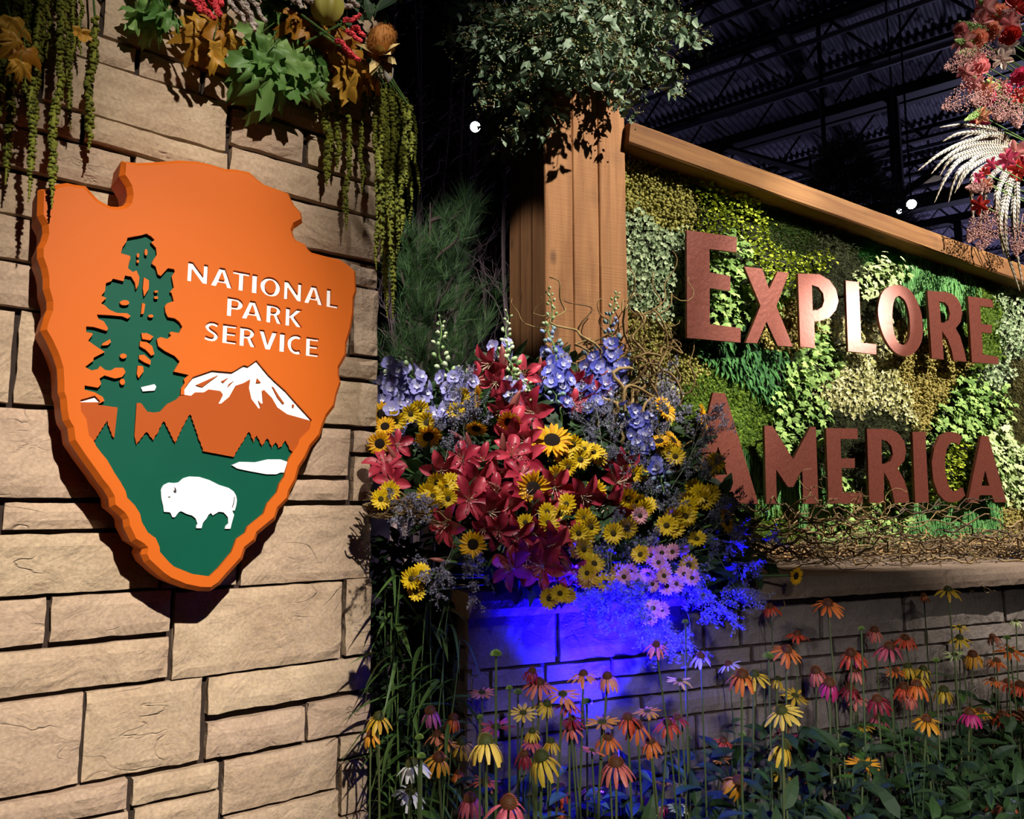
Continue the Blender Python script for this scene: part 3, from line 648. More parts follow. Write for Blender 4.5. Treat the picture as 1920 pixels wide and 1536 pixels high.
part('snow_patch', prism(S([(151, 750), (178, 742), (188, 752), (187, 754), (151, 754)]), [], yf + .006, yf + RC + .004, WHITE, 'snow_patch'), sign)
part('snow_patch', prism(S([(265, 726), (290.6, 720), (294, 725), (290.6, 732), (268.6, 733.7)]), [], yf + .004, yf + RC + .004, WHITE, 'snow_patch'), sign)
part('lake', prism(S(lake), [], yf + .004, yf + RC + .004, WHITE, 'lake'), sign)
bi = part('bison', prism(S(bis), [], yf + .004, yf + RC + .004, WHITE, 'bison'), sign)
for nm, q in (('horn', horn), ('eye', eye), ('tail_groove', tailg)): part(nm, prism(S(q), [], yf + .0036, yf + .006, INK, nm), bi)
floor_ = []
for o, h in let:
    part('letter', prism(o, h, yf + .005, yf + .012, WHITE, 'letter'), sign)
    for r in h: part('letter_counter', prism(r, [], yf + .0003, yf + .012, ORANGE, 'letter_counter'), sign)
for dx, dz in ((-.2, .25), (.2, .2), (-.12, -.2), (.12, -.15)):
    part('standoff', B().tube([(dx, yf + .09, dz), (dx, 0, dz)], .015, 8).mesh('standoff', INK), sign)

# ------------------------------------------------------------------ moss panel lettering
COPPER = mat('copper_brown_metal', srgb(120, 64, 52), srgb(98, 50, 42), .42, metal=.45, mode='noise', noise_scale=160, bump=.12, bump_scale=45)
EDGE = COPPER
LOFF = .115
k6 = 2.5946; ka = 4.041; kb = 4.2658; kc = 4.5184; kd = 3.658
LET = [('E', 'large', Z([(475, 612), (855, 665), (853, 780), (648, 755), (650, 932), (805, 960), (805, 1072), (650, 1052), (650, 1325), (885, 1355), (883, 1465), (478, 1428)], 1170, 280, ka), []),
       ('X', '', Z([(912, 888), (1048, 905), (1100, 1060), (1165, 925), (1250, 935), (1155, 1190), (1280, 1495), (1165, 1490), (1080, 1305), (1010, 1470), (922, 1465), (1035, 1185)], 1170, 280, ka), []),
       ('P', '', Z(smooth([(820, 812), (925, 815), (975, 845), (1006, 890), (1018, 945), (1005, 990), (975, 1025), (930, 1042), (900, 1045), (903, 1175), (832, 1168), (820, 812)], 1)[:-1], 1180, 200, k6),
        [Z([(888, 868), (920, 878), (943, 908), (948, 945), (938, 975), (915, 990), (892, 992)], 1180, 200, k6)]),
       ('L', '', Z([(195, 538), (300, 550), (320, 1035), (440, 1048), (440, 1130), (215, 1103)], 1540, 400, kb), []),
       ('O', '', Z(smooth([(620, 573), (700, 605), (760, 690), (800, 800), (812, 930), (800, 1030), (750, 1110), (680, 1143), (600, 1120), (530, 1040), (480, 930), (455, 810), (460, 720), (490, 630), (550, 582), (620, 573)], 3)[:-1], 1540, 400, kb),
        [Z(smooth([(625, 660), (670, 700), (700, 790), (710, 900), (705, 990), (680, 1045), (640, 1050), (600, 1010), (575, 920), (568, 820), (575, 730), (595, 675), (625, 660)], 3)[:-1], 1540, 400, kb)]),
       ('R', '', Z([(848, 618), (1000, 630), (1045, 645), (1085, 675), (1115, 730), (1128, 800), (1115, 870), (1075, 920), (1110, 985), (1145, 1100), (1162, 1188), (1060, 1178), (1040, 1085), (1010, 1005), (965, 940), (980, 1170), (885, 1160)], 1540, 400, kb),
        [Z([(945, 705), (990, 715), (1015, 745), (1028, 805), (1018, 855), (988, 878), (957, 873)], 1540, 400, kb)]),
       ('E', '', Z([(1173, 662), (1370, 690), (1375, 755), (1270, 742), (1280, 885), (1362, 893), (1362, 962), (1283, 952), (1293, 1128), (1418, 1150), (1418, 1207), (1205, 1192)], 1540, 400, kb), []),
       ('A', 'large', Z([(710, 525), (812, 530), (1095, 1468), (905, 1465), (878, 1365), (672, 1362), (650, 1465), (480, 1462)], 1180, 620, kc), [Z([(752, 980), (830, 1220), (692, 1220)], 1180, 620, kc)]),
       ('M', '', Z([(1145, 803), (1215, 808), (1388, 1090), (1535, 815), (1580, 815), (1603, 1468), (1475, 1468), (1465, 1175), (1390, 1325), (1345, 1325), (1243, 1175), (1250, 1468), (1160, 1468)], 1180, 620, kc), []),
       ('E', '', Z([(32, 522), (248, 525), (250, 597), (132, 597), (135, 730), (230, 730), (230, 797), (140, 797), (147, 965), (282, 967), (285, 1040), (50, 1040)], 1540, 660, kd), []),
       ('R', '', Z([(313, 527), (440, 527), (490, 537), (530, 560), (568, 610), (582, 680), (570, 745), (525, 800), (570, 880), (595, 960), (605, 1035), (503, 1037), (490, 965), (465, 885), (430, 825), (430, 1037), (330, 1037)], 1540, 660, kd),
        [Z([(412, 600), (450, 612), (480, 645), (492, 700), (475, 750), (445, 768), (416, 768)], 1540, 660, kd)]),
       ('I', '', Z([(625, 548), (713, 548), (738, 1033), (645, 1037)], 1540, 660, kd), []),
       ('C', '', Z([(870, 548), (930, 555), (965, 580), (945, 640), (925, 625), (905, 620), (880, 630), (862, 660), (848, 730), (850, 820), (870, 910), (890, 945), (915, 958), (945, 952), (970, 930), (987, 985), (950, 1020), (900, 1033), (850, 1025), (800, 970), (768, 880), (757, 760), (775, 660), (815, 575)], 1540, 660, kd), []),
       ('A', '', Z([(1098, 575), (1145, 577), (1270, 1030), (1190, 1033), (1170, 983), (1085, 983), (1075, 1035), (1003, 1035)], 1540, 660, kd), [Z([(1124, 812), (1152, 918), (1098, 918)], 1540, 660, kd)])]
desc = ['large copper-brown metal letter E that begins the upper word', 'copper-brown metal letter X between large E and P', 'copper-brown metal letter P in the upper word, partly brightly lit', 'brightly lit copper metal letter L in the upper word',
        'copper-brown metal letter O in the upper word', 'copper-brown metal letter R near the end of the upper word', 'small copper-brown metal letter E that ends the upper word', 'large copper-brown metal letter A that begins the lower word',
        'copper-brown metal letter M in the lower word', 'copper-brown metal letter E in the middle of the lower word', 'copper-brown metal letter R between E and I in the lower word', 'copper-brown metal letter I in the lower word',
        'copper-brown metal letter C in the lower word', 'small copper-brown metal letter A that ends the lower word']
for (ch, sz_, o_, h_), ds in zip(LET, desc):
    q = [PR.sz(x, y, LOFF) for x, y in o_]; hq = [[PR.sz(x, y, LOFF) for x, y in r] for r in h_]
    cx = sum(a for a, _ in q) / len(q); cz = min(c for _, c in q)
    f = lambda r: [(a - cx, c - cz) for a, c in r]
    root = thing('sign_letter', ds, 'letter', PR.w(cx, 0, cz), PR.ang)
    part('plate', prism(f(q), [f(r) for r in hq], -LOFF, -LOFF + .014, COPPER, 'plate'), root)
    hh = max(c for _, c in q) - cz
    for fz in (.12, .8):
        xs = [a - cx for a, c in q]
        part('mounting_pin', B().tube([(min(xs) * .72, -LOFF + .012, hh * fz), (min(xs) * .72, .02, hh * fz)], .006, 6).mesh('mounting_pin', INK), root)
# ------------------------------------------------------------------ small plant shapes
def leaf_t(w=.3, seg=4, fold=.25, bend=.25, peak=.45):
    V = []; F = []
    for i in range(seg + 1):
        y = i / seg
        hw = w * (math.sin(PI * min(1, y ** (math.log(.5) / math.log(peak)))) ** .8 if 0 < y < 1 else .03)
        z = -bend * y * y
        V += [(-hw, y, z + fold * hw), (0, y, z), (hw, y, z + fold * hw)]
    for i in range(seg):
        a = i * 3
        F += [(a, a + 1, a + 4, a + 3), (a + 1, a + 2, a + 5, a + 4)]
    return np.array(V), np.array(F)
def ico_t(sub=1, r=1.0, j=0, seed=0):
    bm = bmesh.new(); bmesh.ops.create_icosphere(bm, subdivisions=sub, radius=r); bm.verts.ensure_lookup_table()
    V = np.array([v.co for v in bm.verts]); F = np.array([[v.index for v in f.verts] for f in bm.faces]); bm.free()
    if j:
        for i, v in enumerate(V): V[i] = v * (1 + j * noise.noise(Vector(v) * 2.3 + Vector((seed, 0, 0))))
    return V, F
def lobed_t(spec, curl=.25, rings=(.5, 1.0), wav=.05, seed=0):
    """palmate leaf: spec = [(angle from tip, radius)], mirrored; tip along +y"""
    pol = [(a, r) for a, r in spec] + [(-a, r) for a, r in reversed(spec) if 0 < a < 180]
    n = len(pol); V = [(0, 0, 0)]
    for q in rings:
        for a, r in pol:
            rr = r * q; x, y = rr * math.sin(math.radians(a)), rr * math.cos(math.radians(a))
            V.append((x, y, -curl * rr * rr + wav * noise.noise(Vector((x * 3 + seed, y * 3, seed)))))
    F3 = [(0, 1 + i, 1 + (i + 1) % n) for i in range(n)]
    F4 = [(1 + k * n + i, 1 + (k + 1) * n + i, 1 + (k + 1) * n + (i + 1) % n, 1 + k * n + (i + 1) % n) for k in range(len(rings) - 1) for i in range(n)]
    return np.array(V), [np.array(F3)] + ([np.array(F4)] if F4 else [])
MAPLE = [(0, 1.0), (7, .82), (14, .86), (21, .62), (27, .54), (36, .70), (47, .95), (56, .76), (65, .80), (74, .56), (84, .48), (98, .58), (112, .68), (126, .50), (150, .38), (180, .16)]
IVY = [(0, 1.0), (20, .62), (32, .48), (55, .78), (75, .5), (110, .62), (140, .45), (180, .28)]
maple_T = [lobed_t(MAPLE, c, (.33, .66, 1.0), wav=.42, seed=s * 7 + 3) for s, c in enumerate((.6, .25, .9, -.3, .45, .75))]
ivy_T = lobed_t(IVY, .25, (1.0,), .05)
lf_small = leaf_t(.42, 2, .35, .2); lf_nar = leaf_t(.16, 3, .3, .35); lf_euc = leaf_t(.27, 3, .2, .15, .42)
ico0 = ico_t(1, 1, .35, 3); ico1 = ico_t(2, 1, .5, 5)
def floret4():
    V = []; F = []
    for k in range(4):
        a = k * PI / 2; c, s = math.cos(a), math.sin(a)
        q = [(0, 0, 0), (.42, .55, .16), (0, 1, .22), (-.42, .55, .16)]
        V += [(x * c - y * s, x * s + y * c, z) for x, y, z in q]; F.append((4 * k, 4 * k + 1, 4 * k + 2, 4 * k + 3))
    return np.array(V), np.array(F)
flo4 = floret4()
def sprig_t(n=9, spread=.28):
    V = []; F = []
    for k in range(n):
        y0 = k / n * .9; a = k * 2.4
        d = np.array([math.cos(a) * spread, .22, math.sin(a) * spread]); p = np.array([0, y0, 0]); pr = np.array([-math.sin(a), 0, math.cos(a)]) * .018
        V += [p - pr, p + pr, p + d]; F.append((3 * k, 3 * k + 1, 3 * k + 2))
    m = len(V); V += [(-.014, 0, 0), (.014, 0, 0), (0, 1, 0)]; F.append((m, m + 1, m + 2))
    return np.array(V, float), np.array(F)
sprig = sprig_t()
def needles_t(n=5):
    V = []; F = []
    for k in range(n):
        a = k * 2.399; d = np.array([math.cos(a) * .55, math.sin(a) * .55, 1.0]); pr = np.array([-math.sin(a), math.cos(a), 0]) * .07
        V += [-pr, pr, d]; F.append((3 * k, 3 * k + 1, 3 * k + 2))
    return np.array(V, float), np.array(F)
tuft5 = needles_t()
def cord_t(seg=9, n=5, seed=0):
    b = B(); zs = np.linspace(0, -1, seg * 2 + 1)
    r = np.array([.055 if i % 2 == 0 else .034 for i in range(len(zs))])
    b.tube(np.stack([.02 * np.sin(zs * 9 + seed), .02 * np.cos(zs * 7), zs], -1), r, n, cap=False)
    return np.vstack(b.v), np.vstack(b.f[4])
cord = cord_t()

def project(P):
    P = np.asarray(P) - np.array(CAM); x = P[:, 0]; u = P @ np.array(_u); f = P @ np.array(_f)
    return np.stack([CX + FPX * x / f, CY - FPX * u / f], -1)

# ------------------------------------------------------------------ living moss panel
sP0, sP1 = c1 + .004, PR.sz(1990, 800, 0)[0]
slope = bd.z / bd.dot(PR.d)
def beam_bottom(s): return bp0.z + (s - c1 - .003) * slope - hb
panel = thing('moss_panel', 'living wall panel of mossy and leafy green patches framed by cedar timber', 'moss panel', (PR.A.x, PR.A.y, LEDGE_Z), PR.ang)
tb = beam_bottom(sP0) + .08; te = beam_bottom(sP1) + .08
part('backing_board', B().add([(sP0, 0, 0), (sP1, 0, 0), (sP1, 0, te - LEDGE_Z), (sP0, 0, tb - LEDGE_Z), (sP0, .06, 0), (sP1, .06, 0), (sP1, .06, te - LEDGE_Z), (sP0, .06, tb - LEDGE_Z)],
    np.array([(0, 1, 2, 3), (7, 6, 5, 4), (0, 4, 5, 1), (3, 2, 6, 7), (0, 3, 7, 4), (1, 5, 6, 2)])).mesh('backing_board', mat('moss_backing', srgb(34, 38, 14), srgb(20, 24, 8), .95, mode='noise', noise_scale=25, bump=1, bump_scale=40)), panel)
MO = {'A': ('reindeer_moss', srgb(152, 146, 74), srgb(86, 82, 30)), 'K': ('golden_moss', srgb(156, 142, 78), srgb(108, 98, 42)), 'B': ('lime_leaf', srgb(180, 192, 56), srgb(84, 106, 10)),
      'C': ('mint_floret', srgb(196, 212, 170), srgb(92, 118, 76)), 'D': ('fuzzy_moss', srgb(52, 88, 28), srgb(74, 76, 34)), 'G2': ('bright_moss', srgb(40, 110, 30), srgb(24, 80, 24)), 'E': ('juniper', srgb(84, 88, 52), srgb(46, 54, 32)),
      'F': ('ivy', srgb(160, 190, 108), srgb(64, 100, 32)), 'G': ('cream_floret', srgb(234, 230, 182), srgb(138, 138, 64)), 'H': ('green_cord', srgb(116, 170, 100), srgb(46, 100, 48)), 'I': ('emerald_leaf', srgb(66, 118, 56), srgb(24, 70, 32)),
      'J': ('curly_moss', srgb(92, 116, 24), srgb(54, 80, 14)), 'M': ('trailing_fern', srgb(120, 112, 66), srgb(72, 70, 40)), 'P': ('pale_ivy', srgb(204, 214, 160), srgb(108, 134, 70))}
SEED = [('A', [(1200, 320), (1240, 350), (1275, 395), (1235, 400), (1195, 355)], 'olive lumpy moss patch below the top of the post'), ('C', [(1195, 440), (1215, 500), (1240, 470), (1215, 570), (1250, 540), (1265, 490)], 'pale mint leaf patch beside the post'),
        ('B', [(1325, 355), (1380, 395), (1330, 410), (1400, 440), (1420, 485), (1470, 505), (1520, 500), (1360, 345)], 'lime green leaf patch above the letters'), ('D', [(1445, 390), (1490, 430), (1460, 440), (1500, 460)], 'dark fuzzy moss patch under the beam'),
        ('E', [(1545, 460), (1570, 490), (1530, 525), (1560, 540)], 'dark juniper patch under the beam'), ('G2', [(1630, 465), (1660, 480), (1610, 445)], 'vivid green moss patch'),
        ('F', [(1350, 520), (1345, 580), (1400, 560), (1370, 470), (1300, 570)], 'ivy patch behind large E'), ('P', [(1650, 505), (1620, 545), (1640, 525)], None), ('H', [(1715, 500), (1760, 515), (1705, 545), (1725, 580), (1790, 540), (1750, 560)], 'green cord patch behind O and R'),
        ('E', [(1620, 590), (1650, 575), (1590, 570)], None), ('J', [(1840, 530), (1850, 600), (1852, 660), (1800, 620)], None), ('C', [(1885, 560), (1905, 600), (1890, 650), (1870, 700), (1875, 610), (1915, 540)], 'pale mint leaf patch behind the last E'),
        ('A', [(1195, 630), (1230, 650), (1265, 690), (1300, 690), (1210, 670)], None), ('G', [(1205, 720), (1235, 745), (1190, 760)], None), ('I', [(1400, 690), (1425, 710), (1380, 668), (1440, 670), (1330, 650)], 'emerald leaf patch below X'),
        ('K', [(1450, 640), (1480, 630)], None), ('J', [(1320, 720), (1280, 760), (1380, 745), (1405, 790), (1420, 830), (1340, 800), (1300, 840)], 'dark curly moss mound behind large A'),
        ('F', [(1480, 700), (1520, 685), (1470, 760), (1500, 780), (1455, 820), (1540, 655), (1490, 840)], 'bright ivy patch above M'), ('G', [(1560, 730), (1600, 710), (1645, 725), (1590, 760), (1685, 770), (1560, 640), (1600, 625), (1650, 640)], 'cream floret patch between the two words'),
        ('K', [(1700, 690), (1745, 720), (1710, 765), (1765, 690), (1680, 650), (1740, 650)], 'golden moss patch between the two words'), ('E', [(1575, 800), (1620, 805), (1560, 840), (1665, 800), (1600, 860)], 'dark juniper mound behind E and R'),
        ('F', [(1800, 740), (1775, 795), (1850, 760), (1825, 800)], None), ('M', [(1892, 720), (1912, 760), (1902, 810), (1900, 690)], 'trailing brown-green fern at the right border'), ('P', [(1890, 855), (1880, 900), (1908, 930), (1860, 830)], None),
        ('B', [(1780, 860), (1810, 885), (1760, 915), (1800, 920), (1740, 900)], 'lime green leaf patch behind C'), ('H', [(1420, 905), (1450, 915), (1500, 930), (1395, 890)], 'dark green cord patch around M'), ('J', [(1440, 975), (1390, 965), (1480, 985)], None),
        ('F', [(1575, 970), (1620, 990), (1540, 1000), (1600, 930), (1670, 890), (1700, 880), (1650, 960)], None), ('H', [(1740, 965), (1760, 995), (1840, 970), (1800, 955), (1715, 1000)], None), ('K', [(1905, 990), (1885, 970), (1870, 1010)], None)]
SP = np.array([q for _, l, _ in SEED for q in l], float); SI = np.array([i for i, (_, l, _) in enumerate(SEED) for q in l])
def samples(g):
    s = np.arange(sP0, sP1, g); z = np.arange(LEDGE_Z + .05, tb, g)
    S_, Z_ = np.meshgrid(s, z); k = S_.size
    S_ = S_.ravel() + rnd(k, -.6, .6) * g; Z_ = Z_.ravel() + rnd(k, -.6, .6) * g
    ok = (Z_ < bp0.z + (S_ - c1) * slope - hb + .012) & (S_ > sP0 + .01) & (S_ < sP1 - .01) & (Z_ > LEDGE_Z + .045); S_, Z_ = S_[ok], Z_[ok]
    W_ = np.stack([PR.A.x + PR.d.x * S_, PR.A.y + PR.d.y * S_, Z_], -1); q = project(W_) + rng.normal(0, 5, (len(S_), 2))
    d = ((q[:, None] - SP[None]) ** 2).sum(-1)
    return S_, Z_, SI[d.argmin(1)]
GR = {'A': .0125, 'K': .0125, 'B': .012, 'C': .0115, 'D': .0085, 'G2': .0085, 'E': .012, 'F': .021, 'G': .0105, 'H': .0115, 'I': .0145, 'J': .0105, 'M': .013, 'P': .0185}
cache = {}
def relief(s, z, sc=9, amp=.02): return np.array([max(0, .5 + noise.noise(Vector((a * sc, c * sc, 3)))) * amp for a, c in zip(s, z)])
for pi, (ty, _, lb) in enumerate(SEED):
    g = GR[ty]
    if g not in cache: cache[g] = samples(g)
    S_, Z_, I_ = cache[g]; m_ = I_ == pi
    s, z = S_[m_], Z_[m_]; k = len(s)
    if not k: continue
    b = B(); off = relief(s, z) + .012
    P = np.stack([s, -off, z - LEDGE_Z], -1); t = rnd(k, 0, 1)
    spin = rnd(k, 0, 2 * PI)
    out = np.stack([rnd(k, -.7, .7), rnd(k, -1.3, -.5), rnd(k, -.7, .6)], -1)
    if ty in 'AK':
        r = rnd(k, .007, .014)[:, None, None]; R = np.stack([rotz(a) for a in spin]) * r
        b.scatter(ico0, R, P, t)
        P2 = P + rng.normal(0, .008, P.shape) + np.array([0, -.012, 0]); b.scatter(ico0, R[::-1] * .55, P2, rnd(k, 0, .6))
    elif ty == 'J':
        r = rnd(k, .007, .014)[:, None, None]; R = np.stack([rotz(a) for a in spin]) * r
        b.scatter(ico0, R, P, t); b.scatter(tuft5, frames(np.cross(out, rng.normal(0, 1, (k, 3))), out) * .014, P + np.array([0, -.006, 0]), t)
    elif ty in ('D', 'G2'):
        R = frames(np.cross(out, rng.normal(0, 1, (k, 3))), out) * rnd(k, .014, .026)[:, None, None]; b.scatter(tuft5, R, P, t)
    elif ty in 'CG':
        R = frames(np.cross(out, rng.normal(0, 1, (k, 3))), out) * rnd(k, .008, .0125)[:, None, None]
        b.scatter(flo4, R, P + np.stack([0 * s, -rnd(k, 0, .034), 0 * s], -1), t)
    elif ty == 'B':
        Yv = out + np.array([0, 0, -.3]); R = frames(Yv, rng.normal(0, 1, (k, 3)) + np.array([0, -1.0, .8])) * rnd(k, .015, .024)[:, None, None]
        b.scatter(lf_small, R, P + np.stack([0 * s, -rnd(k, 0, .036), 0 * s], -1), t)
    elif ty in 'FP':
        Yv = np.stack([rnd(k, -.8, .8), rnd(k, -.7, -.1), rnd(k, -1.1, .1)], -1); R = frames(Yv, np.stack([rnd(k, -.5, .5), rnd(k, -1.2, -.5), rnd(k, .1, 1)], -1)) * rnd(k, .02, .036)[:, None, None]
        b.scatter(ivy_T, R, P + np.stack([0 * s, -rnd(k, 0, .045), 0 * s], -1), t)
    elif ty == 'I':
        Yv = np.stack([rnd(k, -.5, .5), rnd(k, -.8, -.3), rnd(k, -1.2, -.3)], -1); R = frames(Yv, np.stack([rnd(k, -.6, .6), rnd(k, -1.2, -.6), rnd(k, 0, .8)], -1)) * rnd(k, .035, .055)[:, None, None]
        b.scatter(lf_nar, R, P + np.stack([0 * s, -rnd(k, 0, .025), 0 * s], -1), t)
    elif ty == 'E':
        Yv = np.stack([rnd(k, -1, 1), rnd(k, -.9, -.2), rnd(k, -.8, .5)], -1); R = frames(Yv, rng.normal(0, 1, (k, 3))) * rnd(k, .035, .06)[:, None, None]
        b.scatter(sprig, R, P, t); b.scatter(tuft5, frames(np.cross(out, rng.normal(0, 1, (k, 3))), out) * .016, P, t)
    elif ty == 'M':
        Yv = np.stack([rnd(k, -.3, .3), rnd(k, -.5, -.15), rnd(k, -1.2, -.8)], -1); R = frames(Yv, rng.normal(0, 1, (k, 3))) * rnd(k, .06, .11)[:, None, None]
        b.scatter(sprig, R, P, t)
    elif ty == 'H':
        R = np.stack([rotz(a) for a in spin]) * rnd(k, .055, .11)[:, None, None]
        b.scatter(cord, R, P + np.stack([0 * s, -rnd(k, 0, .012), 0 * s + .02], -1), t)
        P[:, 1] += .0
    nm, ca, cb_ = MO[ty]
    o = part(nm + '_patch', b.mesh(nm + '_patch', mat(nm, ca, cb_, .75, spec=.25, transl=.12 if ty in 'BCFGIP' else 0), smooth=ty in 'AKH'), panel); o['kind'] = 'stuff'
    if lb: o['label'] = lb
# ------------------------------------------------------------------ flower shapes
def grid_mesh(rows, F_extra=None):
    R = len(rows); C = len(rows[0]); V = [q for r in rows for q in r]
    F = [(i * C + j, i * C + j + 1, (i + 1) * C + j + 1, (i + 1) * C + j) for i in range(R - 1) for j in range(C - 1)]
    return np.array(V, float), np.array(F)
def petal_t(r0, r1, w, curve, cols=3, seg=6, tip=.0, cup=.15, peak=.55, wav=0, seed=0):
    """petal in the y-z plane; curve(t)->(radius factor 0..1, height)"""
    rows = []
    for i in range(seg + 1):
        t = i / seg; r, z = curve(t); y = r0 + (r1 - r0) * r
        p = math.sin(PI * min(1, max(0, (t * .94 + .04)) ** (math.log(.5) / math.log(peak)))) ** .75
        hw = w * max(p, tip if i == seg else 0, .12 if i == 0 else 0)
        rows.append([(hw * u, y, z + cup * hw * u * u + wav * noise.noise(Vector((u * 2 + seed, t * 4, seed)))) for u in np.linspace(-1, 1, cols)])
    return grid_mesh(rows)
def RZ(a): return Matrix.Rotation(a, 4, 'Z')
def facing(loc, nrm, spin=0, sc=1.0, par=None):
    n = Vector(nrm).normalized(); q = n.to_track_quat('Z', 'Y').to_matrix().to_4x4()
    return Matrix.Translation(loc) @ q @ RZ(spin) @ Matrix.Scale(sc, 4)
def ringm(T, n, jitter=.06, scj=.08, zj=0, sc=1, phase=0):
    b = B()
    for k in range(n):
        a = 2 * PI * (k + phase) / n + random.uniform(-jitter, jitter); q = sc * (1 + random.uniform(-scj, scj))
        R = rotz(a) * q; V = T[0] @ R.T + np.array([0, 0, random.uniform(-zj, zj)])
        b.add(V, T[1], random.random())
    return b
CORAL = mat('coral_lily_petal', srgb(200, 66, 84), srgb(146, 28, 52), .42, mode='obj', spec=.4, transl=.15)
CREAM = mat('cream_filament', srgb(226, 200, 170), rough=.6)
ANTH = mat('dark_anther', srgb(92, 40, 30), rough=.8)
STEM = mat('green_stem', srgb(92, 122, 56), srgb(66, 96, 44), .6, mode='obj')
DSTEM = mat('dull_stem', srgb(70, 88, 46), srgb(88, 96, 56), .65, mode='obj')
LEAF = mat('bed_leaf', srgb(48, 74, 36), srgb(26, 48, 26), .6, transl=.08)
LEAFO = mat('single_leaf', srgb(78, 116, 50), srgb(46, 82, 40), .5, mode='obj', transl=.1)
YEL = mat('yellow_petal', srgb(240, 190, 24), srgb(222, 156, 10), .5, mode='tint', transl=.15)
MUM = mat('yellow_mum_petal', srgb(232, 200, 24), srgb(206, 164, 8), .5, mode='tint', transl=.12)
PINKM = mat('pink_mum_petal', srgb(236, 176, 180), srgb(214, 134, 150), .5, mode='tint', transl=.12)
DISC = mat('dark_flower_disc', srgb(52, 32, 16), srgb(30, 18, 10), .85, mode='noise', noise_scale=200, bump=.8, bump_scale=220)
DISCY = mat('olive_flower_disc', srgb(98, 82, 16), srgb(50, 42, 10), .85, mode='noise', noise_scale=200, bump=.6, bump_scale=220)
DELF = mat('delphinium_petal', srgb(70, 76, 176), srgb(214, 214, 236), .5, transl=.15)
DELP = mat('pale_delphinium_petal', srgb(146, 142, 206), srgb(232, 230, 244), .5, transl=.15)
DBUD = mat('delphinium_bud', srgb(196, 208, 170), srgb(128, 160, 96), .55, mode='obj')
DBUDB = mat('blue_delphinium_bud', srgb(140, 150, 200), srgb(110, 140, 130), .55, mode='obj')
CASP = mat('sea_lavender_floret', srgb(150, 148, 172), srgb(92, 90, 112), .7, spec=.2)
CASPS = mat('sea_lavender_stem', srgb(96, 100, 84), rough=.8)
WIL = mat('willow_bark', srgb(150, 124, 76), srgb(104, 78, 46), .7, mode='obj')
WILD = mat('dark_willow_bark', srgb(134, 110, 70), srgb(62, 44, 30), .75, mode='tint')
BUDM = mat('lily_bud', srgb(150, 84, 74), srgb(112, 52, 56), .45, mode='obj')

def dome(r, h, n=10, m=4, z0=0):
    rows = [[(r * math.cos(a) * math.cos(e), r * math.sin(a) * math.cos(e), z0 + h * math.sin(e)) for a in np.linspace(0, 2 * PI, n + 1)] for e in np.linspace(0, PI / 2 * .98, m + 1)]
    return grid_mesh(rows)
# lily: six reflexed tepals, stamens
lil_p = [B().add(*petal_t(.05, 1.0, wd, lambda t: (t ** .9, .62 * t - .5 * t ** 2.2 + .05), 5, 8, .0, .5, .5, .04, sd)).mesh('petal', CORAL, True) for wd, sd in ((.27, 1), (.21, 2), (.25, 3))]
b = B()
for k in range(6):
    a = k * PI / 3 + .3; p = [(.04 * math.cos(a), .04 * math.sin(a), .05), (.13 * math.cos(a), .13 * math.sin(a), .4), (.26 * math.cos(a), .26 * math.sin(a), .62)]
    b.tube(p, .012, 4)
b.tube([(0, 0, 0), (.01, 0, .4), (.05, 0, .72)], [.018, .015, .03], 5)
lil_s = b.mesh('stamens', CREAM)
b = B()
for k in range(6):
    a = k * PI / 3 + .3; c = np.array([.27 * math.cos(a), .27 * math.sin(a), .63]); tdir = np.array([-math.sin(a), math.cos(a), .2]) * .06
    b.tube([c - tdir, c, c + tdir], [.012, .026, .012], 5)
lil_a = b.mesh('anthers', ANTH)
unit_stem = B().tube([(0, 0, 0), (.004, 0, -.35), (0, .006, -.7), (0, 0, -1)], [1, 1, 1, 1], 6)
def stem_mesh(r):                                    # unit length downwards along -z
    return B().tube([(0, 0, 0), (0, 0, -.33), (0, 0, -.66), (0, 0, -1)], r, 6).mesh('stem', STEM)
sm_thin, sm_mid = stem_mesh(.0022), stem_mesh(.004)
# sunflower
b = ringm(petal_t(.30, 1.0, .115, lambda t: (t, .18 * t - .16 * t * t), 3, 4, 0, .4, .45), 21, .07, .1, .02)
b2 = ringm(petal_t(.30, .92, .11, lambda t: (t, .26 * t - .1 * t * t), 3, 4, 0, .4, .45), 17, .08, .1, .02, 1, .5)
b.add(np.vstack(b2.v), np.vstack(b2.f[4]), np.concatenate(b2.t)); sun_p = b.mesh('petals', YEL)
sun_d = B().add(*dome(.42, .12, 16, 4, .03)).mesh('disc', DISC, True)
b = ringm(leaf_t(.16, 3, .2, .3), 12, .1, .15, .02, .75); sun_c = b.mesh('sepals', mat('sepal', srgb(86, 116, 42), rough=.6))
bk = B().add(*[(-np.array([1, 1, 1]) * dome(.36, .16, 12, 3)[0]), dome(.36, .16, 12, 3)[1]]).mesh('calyx', MATS['sepal'], True)
# daisy mum
b = ringm(petal_t(.2, 1.0, .15, lambda t: (t, .15 * t - .05 * t * t), 3, 3, .1, .3, .6), 17, .05, .06, .02)
b2 = ringm(petal_t(.2, .86, .14, lambda t: (t, .28 * t - .06 * t * t), 3, 3, .1, .3, .6), 14, .05, .06, .02, 1, .5)
b.add(np.vstack(b2.v), np.vstack(b2.f[4]), np.concatenate(b2.t)); mum_p = b.mesh('petals', MUM)
b.v = [v.copy() for v in b.v]; mum_pp = b.mesh('petals', PINKM)
mum_d = B().add(*dome(.27, .10, 12, 3, .06)).mesh('disc', DISCY, True)
# lily bud
zz = np.linspace(0, 1, 9); lily_bud = B().tube(np.stack([.02 * zz ** 2, 0 * zz, zz], -1), [.05, .09, .125, .14, .14, .125, .10, .065, .02], 6).mesh('bud', BUDM, True)
